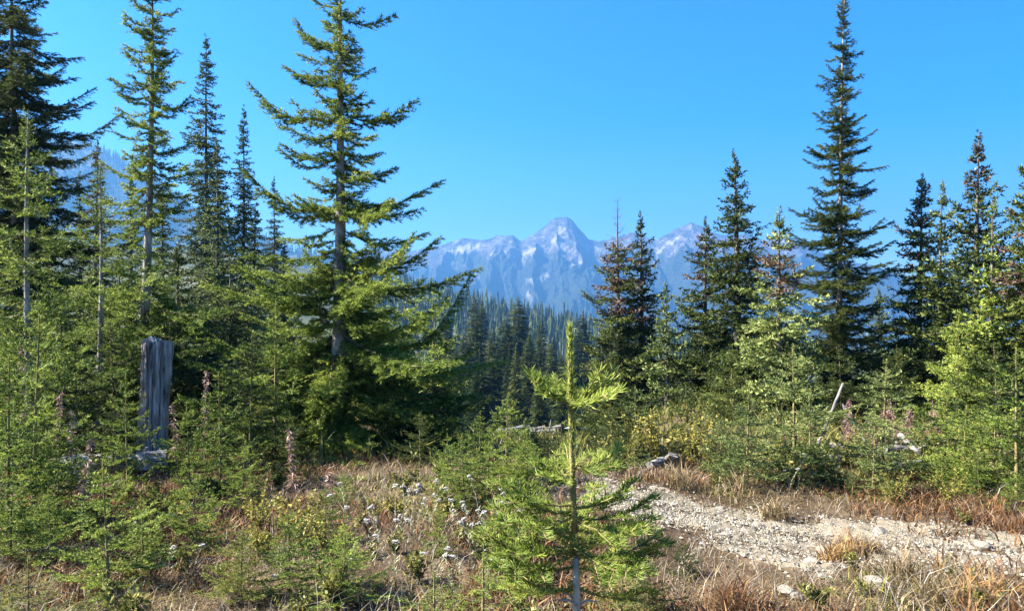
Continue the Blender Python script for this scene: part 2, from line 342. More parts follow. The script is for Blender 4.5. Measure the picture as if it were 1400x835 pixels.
def make_branch(L, seed, per_m, nl, nw, full=1.0, tert=True, sag=.10, needles=True, wood_sides=4, width=.42, flat=1.0):
    rg = np.random.default_rng(seed); mb = MB()
    k = 9; s = np.linspace(0, 1, k)
    lat = np.cumsum(rg.standard_normal(k)) * .012 * L; lat -= lat[0]
    z = -sag * L * np.sin(np.pi * np.minimum(s * 1.05, 1)) + .07 * L * s ** 3 + np.cumsum(rg.standard_normal(k)) * .005 * L
    P = np.stack([s * L, lat, z - z[0]], 1)
    V, T = tube(P, np.linspace(.003 + .0055 * L, .0015, k), wood_sides); mb.add(V, T, 1)
    at_s = lambda q: np.stack([np.interp(q, s, P[:, i]) for i in range(3)], -1)
    S0, S1, B = [], [], []
    def seg(a, b, v): S0.append(a); S1.append(b); B.append(v)
    m = max(4, int(L / .10)); q = np.linspace(.07 if L > .5 else .03, 1, m + 1)
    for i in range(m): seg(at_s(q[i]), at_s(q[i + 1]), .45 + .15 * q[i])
    n2 = max(3, int(L * 17 * full))
    for i in range(n2):
        for side in (-1, 1):
            if rg.random() < .12: continue
            f = .06 + .92 * (i + rg.random()) / n2
            l = (width * L * (1 - f) ** .75 * (.55 + .45 * min(1, f * 3)) + .05) * (.55 + .6 * rg.random()); l = min(l, .5)
            yaw = side * np.radians(52 + 12 * rg.standard_normal()); pit = np.radians(-10 * flat + 15 * flat * rg.standard_normal())
            p0 = at_s(f); dirv = np.array([np.cos(yaw) * np.cos(pit), np.sin(yaw) * np.cos(pit), np.sin(pit)])
            p1 = p0 + dirv * l * .55; p2 = p1 + (dirv + np.array([.25, 0, .10 * rg.standard_normal() + .05])) * l * .45
            b = .42 + .16 * rg.random()
            if not needles:
                if rg.random() < .5:
                    V, T = tube([p0, p1, p2], [.003, .002, .001], 3); mb.add(V, T, 1)
                continue
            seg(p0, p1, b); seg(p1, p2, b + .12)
            if tert and l > .15:
                for _ in range(int(l / .06)):
                    g = .2 + .7 * rg.random(); y2 = yaw + rg.choice([-1, 1]) * np.radians(48)
                    pp = p0 + (p2 - p0) * g; l3 = (.05 + .3 * l * (1 - g)) * (.6 + .6 * rg.random())
                    seg(pp, pp + np.array([np.cos(y2), np.sin(y2), (rg.standard_normal() * .2 - .08) * flat]) * l3, b + .14)
    if needles:
        S0 = np.array(S0); S1 = np.array(S1); B = np.array(B)
        # needles in batches by tone
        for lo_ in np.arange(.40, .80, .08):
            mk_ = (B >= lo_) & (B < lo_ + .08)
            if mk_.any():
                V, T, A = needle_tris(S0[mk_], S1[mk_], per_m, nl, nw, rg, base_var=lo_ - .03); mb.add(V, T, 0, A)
    return Branch(*mb.arrays())

CLASSES = [.18, .32, .55, .85, 1.2, 1.7, 2.4]
LIB = {}
def lib(lod):
    """branch library; lod 0 close, 1 middle, 2 far"""
    if lod in LIB: return LIB[lod]
    per, nl, nw, full, tert = {'y': (190, .034, .0100, 1.0, True), 'r': (300, .037, .0078, 1.9, True), 0: (230, .024, .0034, 1.0, True), 1: (170, .034, .0075, 1.15, True), 2: (32, .066, .033, .95, True), 3: (16, .085, .042, .75, True)}[lod]
    out = []
    rope = lod in ('r', 'y'); ln_ = {'r': 7, 'y': 8}.get(lod, lod)
    for ci, L in enumerate(CLASSES):
        out.append([make_branch(L, 1000 * ln_ + 10 * ci + k, per, nl, nw, full, tert, flat=.35 if lod == 'y' else 1.0, sag=.07 + .05 * k, width=(.27 + .05 * (k % 3)) if lod == 'y' else (.17 + .05 * (k % 3)) if rope else .36 + .06 * (k % 3)) for k in range(3 if lod in (2, 3) else 4)])
    LIB[lod] = out; return out
def pick(L): return int(np.argmin([abs(math.log(L / c)) for c in CLASSES]))
_bm = {}
def branch_mesh(lod, ci, k, mats):
    key = (lod, ci, k)
    if key not in _bm:
        b = lib(lod)[ci][k]; _bm[key] = mesh('branch', b.V, b.T, list(mats), b.M, {'var': b.A})
    return _bm[key]
def dead_branch(L, seed): return make_branch(L, seed, 1, .01, .001, .55, False, .03, needles=False, wood_sides=3)
DEAD = [dead_branch(.35, 900 + k) for k in range(3)]
_dm = []
def dead_mesh(k):
    if not _dm:
        for b in DEAD: _dm.append(mesh('dead_branch', b.V, b.T, [N_BROWN, BARK_TWIG], b.M, {'var': b.A}))
    return _dm[k % 3]

def whorls(H, prof_pts, rg, ws=.22, per=5, z0=.06, gaps=.1, pitch=((0, -14), (.5, -6), (.8, 8), (1, 38)), jitter=.25, extra=.5, lean=(0, 0)):
    """list of (z, azimuth, length, pitch, roll) for a fir of height H; prof_pts: (height fraction, radius)"""
    res = []; z = z0 * H
    while z < H * .985:
        f = z / H
        rad = float(np.interp(f, [p[0] for p in prof_pts], [p[1] for p in prof_pts]))
        pt = float(np.interp(f, [p[0] for p in pitch], [p[1] for p in pitch]))
        if rad > .03:
            a0 = rg.random() * 6.28; n = per
            for k in range(n):
                if rg.random() < gaps: continue
                L = rad * (1 + jitter * rg.standard_normal() * .8)
                if L < rad * .3: L = rad * .3
                res.append((z + rg.standard_normal() * ws * .12, a0 + k * 6.283 / n + rg.standard_normal() * .25, L, pt + rg.standard_normal() * 7, rg.standard_normal() * .25))
            for k in range(rg.poisson(extra * per)):
                res.append((z + ws * (.25 + .5 * rg.random()), rg.random() * 6.28, rad * (.25 + .45 * rg.random()), pt + rg.standard_normal() * 9, rg.standard_normal() * .3))
        z += ws * (.75 + .5 * rg.random()) * (1 - .35 * f)
    return res
def bmat(z, az, pt, roll, s, off=(0, 0)):
    return Matrix.Translation((off[0], off[1], z)) @ Matrix.Rotation(az, 4, 'Z') @ Matrix.Rotation(-R(pt), 4, 'Y') @ Matrix.Rotation(roll, 4, 'X') @ Matrix.Scale(s, 4)
def crown_arrays(res, lod, rg, lean, H, brown=None):
    """one crown: every branch transformed and joined; material 0 green, 1 wood, 2 brown"""
    L = lib(lod); mb = MB()
    for (z, az, ln, pt, roll) in res:
        ci = pick(max(ln, .1)); b = L[ci][rg.integers(len(L[ci]))]; s = ln / CLASSES[ci]
        M = np.array(bmat(z, az, pt, roll, s, lean(z)))
        V = b.V @ M[:3, :3].T + M[:3, 3]
        m = b.M
        br = brown(z / H, az, rg) if brown is not None else False
        if br == 2:                  # bare dead twigs
            b = DEAD[rg.integers(3)]; M = np.array(bmat(z, az, pt, roll, ln / .35, lean(z))); V = b.V @ M[:3, :3].T + M[:3, 3]; m = b.M
        elif br: m = np.where(m == 0, 2, m)
        mb.add(V, b.T, 0, np.clip(b.A + rg.standard_normal() * .07, 0, 1)); mb.M[-1] = m
    return mb
def lean_fn(H, lx, ly, seed):
    rg = np.random.default_rng(seed); ph = rg.random(2) * 6
    return lambda z: (lx * z / H + .006 * H * math.sin(ph[0] + 4 * z / H) - .006 * H * math.sin(ph[0]), ly * z / H)
def trunk_mesh(H, r0, lean, name='trunk', mats=None, sides=9, z0=-.25):
    zs = np.concatenate([[z0, 0, .03 * H], np.linspace(.08, 1, 18) * H]); P = [(*lean(max(z, 0)), z) for z in zs]
    f = np.clip(zs / H, 0, 1); rad = r0 * ((1 - f) ** .9) * (1 + .35 * np.exp(-np.maximum(zs, 0) / (.03 * H + .02))) + .0035
    V, T = tube(P, rad, sides, True, .07, np.random.default_rng(int(H * 1000)))
    return mesh(name, V, T, mats or BARK, None, None, True)

SHARED = {}; clear_az = -100
def fir(name, label, px, py, D, prof_pts, lod=1, r0=None, mats=None, seed=0, branches=False, group=None, cat='fir tree', lean=(0, 0), brown=None, trunk_mat=None, special=None, share=None, clear=None, **kw):
    """prof_pts radii in photo pixels at depth D, heights as fractions; py photo row of the tip"""
    x, y, z = at(px, D); H = zat(py, D) - z
    rg = np.random.default_rng(seed + 77); ppm = F / D
    pp = [(a, b / ppm) for a, b in prof_pts]
    mats = mats or (N_DARK, BARK_TWIG)
    root = link(name, None, None, (x, y, z)); tag(root, label, cat, group)
    if share and share in SHARED:
        ct, H0, R0 = SHARED[share]; sw = pp[1][1] / R0
        for nm, me in zip(('trunk', 'crown'), ct): link(nm, me, root)
        root.scale = (sw, sw, H / H0); root.rotation_euler = (0, 0, seed * 2.4); return root
    ln = lean_fn(H, lean[0] / ppm, 0, seed)
    tko = link('trunk', trunk_mesh(H, r0 or .011 * H, ln, mats=trunk_mat or (BARK_DARK if lod in (2, 3) else BARK)), root)
    res = whorls(H, pp, rg, **kw)
    if 'dead top' not in label: res += [(H * (.90 + .10 * q), rg.random() * 6.28, .02 * H * (1.15 - q) + .05, 55, 0) for q in np.linspace(0, .97, 9)]
    if clear:                        # a window in the crown where the stem shows
        f0, f1, half, keep = clear
        res = [b for b in res if not (f0 < b[0] / H < f1 and abs((b[1] - R(clear_az) + math.pi) % (2 * math.pi) - math.pi) < R(half) and rg.random() > keep)]
    if special:
        for (f, az, l_px, pt) in special: res.append((f * H, R(az), l_px / ppm, pt, .0))
    if branches:
        for (zz, az, L, pt, roll) in res:
            ci = pick(max(L, .1)); k = int(rg.integers(len(lib(lod)[ci])))
            o = link('branch', branch_mesh(lod, ci, k, mats), root)
            o.matrix_local = bmat(zz, az, pt, roll, L / CLASSES[ci], ln(zz))
            o.material_slots[0].link = 'OBJECT'; o.material_slots[0].material = mats[0]
    else:
        mb = crown_arrays(res, lod, rg, ln, H, brown)
        cro = link('crown', mb.mesh('crown', [mats[0], mats[1], N_BROWN]), root)
        if share: SHARED[share] = ((tko.data, cro.data), H, pp[1][1])
    return root

# crown variants shared by many young trees
YOUNG = {}
def young_meshes(kind, mats, lod):
    key = (kind, lod)
    if key in YOUNG: return YOUNG[key]
    out = []
    for k in range(3 if lod != 1 else 2):
        rg = np.random.default_rng(500 + k + 31 * len(YOUNG)); H = 1.0
        shape = {'slim': [(0, .20), (.2, .24), (.55, .15), (.85, .06), (.93, .035), (1, 0)], 'wide': [(0, .40), (.2, .42), (.5, .29), (.8, .13), (.9, .06), (1, 0)],
                 'open': [(0, .30), (.25, .33), (.6, .22), (.82, .12), (.9, .07), (1, .0)]}[kind]
        HH = {0: 1.1, 1: 1.9, 2: 5.0}[lod]
        pp = [(a, b * HH) for a, b in shape]; ln = lean_fn(HH, rg.standard_normal() * .03 * HH, 0, k)
        res = whorls(HH, pp, rg, ws={'slim': .12, 'wide': .135, 'open': .16}[kind] * HH / 1.1 * (1 if lod == 0 else .85), per=5, z0=.04, gaps=.10, extra=.06, pitch=((0, 0), (.5, 10), (.85, 25), (1, 45)))
        cm = crown_arrays(res, 'y' if lod == 1 else lod, rg, ln, HH)
        # leader needles
        V, T, A = needle_tris(np.array([[*ln(HH * .80), HH * .80]]), np.array([[*ln(HH), HH * 1.01]]), {0: 700, 1: 520, 2: 200}[lod], .024 * HH ** .3, .004 * HH, rg, lo=0, hi=360, ang=40, base_var=.6); cm.add(V, T, 0, A)
        out.append((cm.mesh('crown', list(mats)), trunk_mesh(HH, .009 * HH + .002, ln, mats=BARK_GREEN, sides=6), HH))
    YOUNG[key] = out; return out
def young(label, px, py, D, kind='open', mats=None, lod=1, v=0, wide=1.0, group='young firs growing among the taller trees', name='young_fir', h=None, cat='young fir'):
    mats = mats or (N_LITE, BARK_TWIG)
    YV = young_meshes(kind, mats, lod); cm, tm, HH = YV[v % len(YV)]
    x, y, z = at(px, D); H = zat(py, D) - z if h is None else h
    s = H / HH
    root = link(name, None, None, (x, y, z - .02)); tag(root, label, cat, group)
    root.rotation_euler = (0, 0, (v * 2.39996) % 6.28); root.scale = (s * wide, s * wide, s)
    link('trunk', tm, root); c = link('crown', cm, root)
    c.material_slots[0].link = 'OBJECT'; c.material_slots[0].material = mats[0]
    return root
LITE = (N_LITE, BARK_TWIG); DARKM = (N_DARK, BARK_TWIG); BLUEM = (N_BLUE, BARK_TWIG); YELLM = (N_YELL, BARK_TWIG)

# ---- the big fir in the centre left
fir('subalpine_fir', 'tall sunlit fir with long uneven branches and grey trunk, nearest of the big trees', 458, -70, 9.0,
    [(.0, 155), (.10, 185), (.26, 175), (.38, 125), (.46, 88), (.56, 64), (.75, 50), (.88, 34), (.97, 15)], lod='r', r0=.10, mats=LITE, seed=3, branches=True,
    lean=(14, 0), ws=.28, per=6, z0=.03, gaps=.10, extra=.85, jitter=.40, clear=(.22, .46, 40, .3), pitch=((0, -18), (.3, -10), (.6, -4), (.8, 5), (1, 30)),
    special=[(.795, 175, 80, 34), (.755, 184, 78, 2), (.67, 178, 138, 15), (.587, 182, 86, 3), (.473, 186, 142, 19), (.265, 172, 155, 22), (.33, 160, 160, 8), (.22, 195, 205, 4), (.16, 180, 205, -2),
             (.86, 4, 76, 2), (.67, -4, 110, 6), (.473, 5, 147, 13), (.363, -6, 147, 11), (.21, 3, 208, 23), (.26, -14, 160, 6), (.17, 10, 195, 2), (.12, -5, 200, -6), (.12, 200, 200, -6), (.60, 60, 70, 0), (.57, 10, 70, -10), (.76, 0, 48, -2)])
# ---- left group
fir('dark_fir', 'broad dark fir at the far left edge running out of the top', 22, -75, 13.0,
    [(.0, 150), (.15, 150), (.35, 130), (.55, 105), (.70, 92), (.83, 66), (.93, 30), (1, 0)], 'r', .11, DARKM, 11, True, ws=.30, per=6, gaps=.05, extra=.6, z0=.03, pitch=((0, -16), (.5, -12), (.8, -6), (1, 25)))
fir('tall_fir', 'tall slender fir with a bare grey stem gap, behind the grey snag', 194, -55, 10.0,
    [(0, 110), (.10, 125), (.25, 120), (.33, 95), (.37, 22), (.42, 15), (.46, 48), (.52, 62), (.60, 50), (.67, 32), (.72, 42), (.78, 28), (.86, 32), (.94, 18), (1, 0)], 'r', .075, LITE, 5, True, ws=.24, per=5, gaps=.15, extra=.6, jitter=.4, clear=(.30, .46, 60, .2), lean=(8, 0), z0=.03,
    special=[(.545, 175, 75, 18), (.60, 5, 62, 12), (.70, 178, 48, 14), (.70, 0, 55, 10), (.79, 180, 42, 20), (.79, 8, 36, 20)], pitch=((0, -12), (.45, -14), (.7, -2), (1, 30)))
fir('fir_tree', 'slim bright green fir with needled leader in front of the broad dark fir', 42, 152, 7.6,
    [(0, 95), (.15, 100), (.45, 72), (.65, 55), (.80, 38), (.9, 20), (.97, 6)], 1, .045, LITE, 8, True, ws=.26, per=5, gaps=.12, extra=.3, z0=.03, pitch=((0, -6), (.6, 8), (1, 38)))
fir('fir_tree', 'light green fir with a thin pale leader between the dark fir and tall slender fir', 134, 222, 9.0,
    [(0, 90), (.15, 95), (.4, 75), (.6, 55), (.78, 34), (.9, 14), (1, 3)], 1, .045, LITE, 9, True, ws=.26, per=5, gaps=.12, extra=.35, z0=.03, pitch=((0, -6), (.6, 8), (1, 38)))
SP = [(0, 62), (.2, 62), (.45, 50), (.65, 36), (.82, 20), (.93, 9), (1, 1)]
spk = dict(ws=.5, per=6, gaps=.05, extra=.6, z0=.02, jitter=.22, pitch=((0, -22), (.6, -16), (.9, -5), (1, 30)))
fir('spire_fir', 'tallest dark spire fir standing left of the big sunlit fir', 288, 48, 30, SP, 3, .16, DARKM, 12, share='A', **spk)
fir('spire_fir', 'greyer spire fir overlapping the front of the tallest dark spire', 293, 188, 27, [(a, b * .75) for a, b in SP], 3, .14, BLUEM, 13, share='B', **spk)
fir('spire_fir', 'narrow dark spire fir just right of the tallest dark spire', 332, 146, 31, [(a, b * .72) for a, b in SP], 3, .15, DARKM, 14, share='A', **spk)
fir('spire_fir', 'thin spire fir seen between the dark spires and the big sunlit fir', 373, 242, 34, [(a, b * .62) for a, b in SP], 3, .12, DARKM, 15, share='A', **spk)
GREY = (N_BLUE, BARK_TWIG)
brn = lambda lo, p: (lambda f, az, rg: f > lo and rg.random() < p)
fir('spire_fir', 'greyish brown half dead fir just left of the tall slender fir', 131, 193, 25, [(a, b * .75) for a, b in SP], 3, .12, GREY, 16, brown=brn(.5, .5), **spk)
fir('spire_fir', 'sparse small fir top against the pale hillside near the left edge', 105, 236, 27, [(a, b * .5) for a, b in SP], 3, .10, DARKM, 17, **spk)
fir('spire_fir', 'grey green fir directly behind the tall slender stem', 178, 238, 25, [(a, b * .7) for a, b in SP], 3, .12, GREY, 18, share='B', **spk)
fir('spire_fir', 'olive fir between the tall slender stem and the tallest dark spire', 220, 255, 24, [(a, b * .8) for a, b in SP], 3, .12, GREY, 19, share='B', **spk)
fir('spire_fir', 'dull green fir in front of the narrow dark spire', 352, 278, 27, [(a, b * .75) for a, b in SP], 3, .12, GREY, 20, share='B', **spk)
fir('spire_fir', 'dark fir low behind the left branches of the big sunlit fir', 392, 325, 30, [(a, b * .55) for a, b in SP], 3, .12, DARKM, 21, share='A', **spk)
# ---- dark firs filling the slope behind the left trees
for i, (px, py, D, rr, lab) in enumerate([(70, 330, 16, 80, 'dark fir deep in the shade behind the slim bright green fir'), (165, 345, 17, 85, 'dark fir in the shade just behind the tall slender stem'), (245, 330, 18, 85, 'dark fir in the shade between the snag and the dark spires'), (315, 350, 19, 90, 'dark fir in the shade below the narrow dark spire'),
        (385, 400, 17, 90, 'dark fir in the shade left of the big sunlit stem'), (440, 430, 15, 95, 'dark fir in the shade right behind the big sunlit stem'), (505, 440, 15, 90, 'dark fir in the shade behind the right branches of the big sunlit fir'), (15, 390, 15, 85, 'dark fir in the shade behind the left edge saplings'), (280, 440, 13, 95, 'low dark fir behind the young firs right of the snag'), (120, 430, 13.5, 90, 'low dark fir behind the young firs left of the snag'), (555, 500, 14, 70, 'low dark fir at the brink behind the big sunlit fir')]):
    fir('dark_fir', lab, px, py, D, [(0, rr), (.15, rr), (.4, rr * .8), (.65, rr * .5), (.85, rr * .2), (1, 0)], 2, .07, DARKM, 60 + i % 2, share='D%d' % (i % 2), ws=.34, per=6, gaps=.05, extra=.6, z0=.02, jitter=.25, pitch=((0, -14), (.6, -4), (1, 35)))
# ---- right group
RS = [(0, 66), (.15, 66), (.4, 50), (.6, 36), (.8, 19), (.9, 9), (.96, 3), (1, 0)]
rk = dict(ws=.31, per=6, gaps=.06, extra=.6, z0=.03, jitter=.28, pitch=((0, -14), (.5, -4), (.8, 12), (1, 40)))
fir('half_dead_fir', 'fir with a bare dead top and rust brown branches, right of the sapling', 848, 268, 19, [(0, 66), (.15, 66), (.4, 52), (.6, 38), (.76, 24), (.9, 14), (.97, 8), (1, 0)], 2, .09, DARKM, 30, brown=lambda f, az, rg: 2 if f > .8 else f > .5 and rg.random() < .65, **rk)
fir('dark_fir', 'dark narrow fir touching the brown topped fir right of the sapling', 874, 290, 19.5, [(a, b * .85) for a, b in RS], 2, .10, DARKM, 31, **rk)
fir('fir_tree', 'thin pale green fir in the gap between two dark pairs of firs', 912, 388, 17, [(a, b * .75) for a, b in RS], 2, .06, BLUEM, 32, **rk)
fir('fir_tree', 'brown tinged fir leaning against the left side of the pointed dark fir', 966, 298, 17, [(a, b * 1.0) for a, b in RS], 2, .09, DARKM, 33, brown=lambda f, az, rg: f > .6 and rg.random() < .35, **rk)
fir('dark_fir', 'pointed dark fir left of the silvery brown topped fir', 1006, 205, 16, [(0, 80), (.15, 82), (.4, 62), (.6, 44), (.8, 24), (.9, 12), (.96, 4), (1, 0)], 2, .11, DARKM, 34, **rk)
fir('half_dead_fir', 'silvery green fir with brown tufts near its thin top, left of the tallest right fir', 1068, 285, 14, [(0, 95), (.12, 95), (.35, 72), (.55, 48), (.8, 24), (.88, 12), (.95, 3), (1, 0)], 2, .08, BLUEM, 35, brown=lambda f, az, rg: .6 < f < .85 and rg.random() < .4, **rk)
fir('tall_fir', 'tallest dark fir on the right with layered level branches', 1142, -25, 15.0,
    [(0, 82), (.12, 82), (.3, 62), (.42, 52), (.52, 40), (.60, 35), (.66, 27), (.74, 22), (.84, 17), (.93, 8), (.97, 6), (1, 0)], 'r', .075, DARKM, 36, True, ws=.30, per=7, gaps=.06, extra=.7, z0=.03, jitter=.36, lean=(20, 0), pitch=((0, -12), (.5, -2), (.8, 6), (1, 30)),
    special=[(.60, 178, 46, 12), (.60, 2, 42, 12), (.68, 176, 38, 16), (.68, 5, 36, 10), (.45, 180, 72, 8), (.42, 0, 76, 8), (.38, 5, 80, 6), (.33, -5, 78, 4), (.78, 178, 30, 4)])
fir('fir_tree', 'brown flecked fir left in the pair right of the tallest right fir', 1256, 240, 15, [(0, 78), (.15, 80), (.4, 58), (.6, 40), (.8, 24), (.9, 13), (1, 1)], 2, .07, DARKM, 37, brown=lambda f, az, rg: f > .62 and rg.random() < .4, **rk)
fir('fir_tree', 'slim open fir with pale stem, right in the pair right of the tallest right fir', 1287, 250, 14.5, [(0, 66), (.15, 70), (.4, 50), (.6, 34), (.8, 20), (.9, 11), (1, 1)], 2, .06, BLUEM, 38, ws=.34, per=5, gaps=.15, extra=.3, z0=.03, jitter=.28, pitch=((0, -10), (.5, 4), (.8, 18), (1, 40)))
fir('dark_fir', 'tall fir with rusty top and upswept branches near the right edge', 1337, 180, 14, [(0, 85), (.15, 88), (.4, 64), (.6, 46), (.8, 24), (.9, 13), (1, 1)], 2, .085, DARKM, 39, brown=lambda f, az, rg: f > .8 and rg.random() < .55, ws=.28, per=6, gaps=.1, extra=.4, z0=.03, jitter=.25, pitch=((0, -8), (.5, 14), (.8, 22), (1, 40)))
fir('fir_tree', 'light fir with a long thin bare leader beside the rusty topped fir', 1353, 268, 12.5, [(0, 70), (.15, 72), (.4, 50), (.6, 30), (.75, 12), (.85, 5), (1, 1)], 2, .05, LITE, 40, ws=.3, per=5, gaps=.12, extra=.4, z0=.03, jitter=.28, pitch=((0, -8), (.5, 4), (.8, 18), (1, 40)))
fir('fir_tree', 'broad fir cut off by the right edge of the view', 1408, 200, 12, [(0, 105), (.15, 108), (.4, 80), (.6, 56), (.8, 30), (.9, 15), (1, 1)], 2, .08, DARKM, 41, brown=lambda f, az, rg: .5 < f < .75 and rg.random() < .3, **rk)
fir('fir_tree', 'small hazy fir in the gap right of the tallest right fir', 1199, 392, 28, [(a, b * .7) for a, b in RS], 2, .08, BLUEM, 42, **rk)
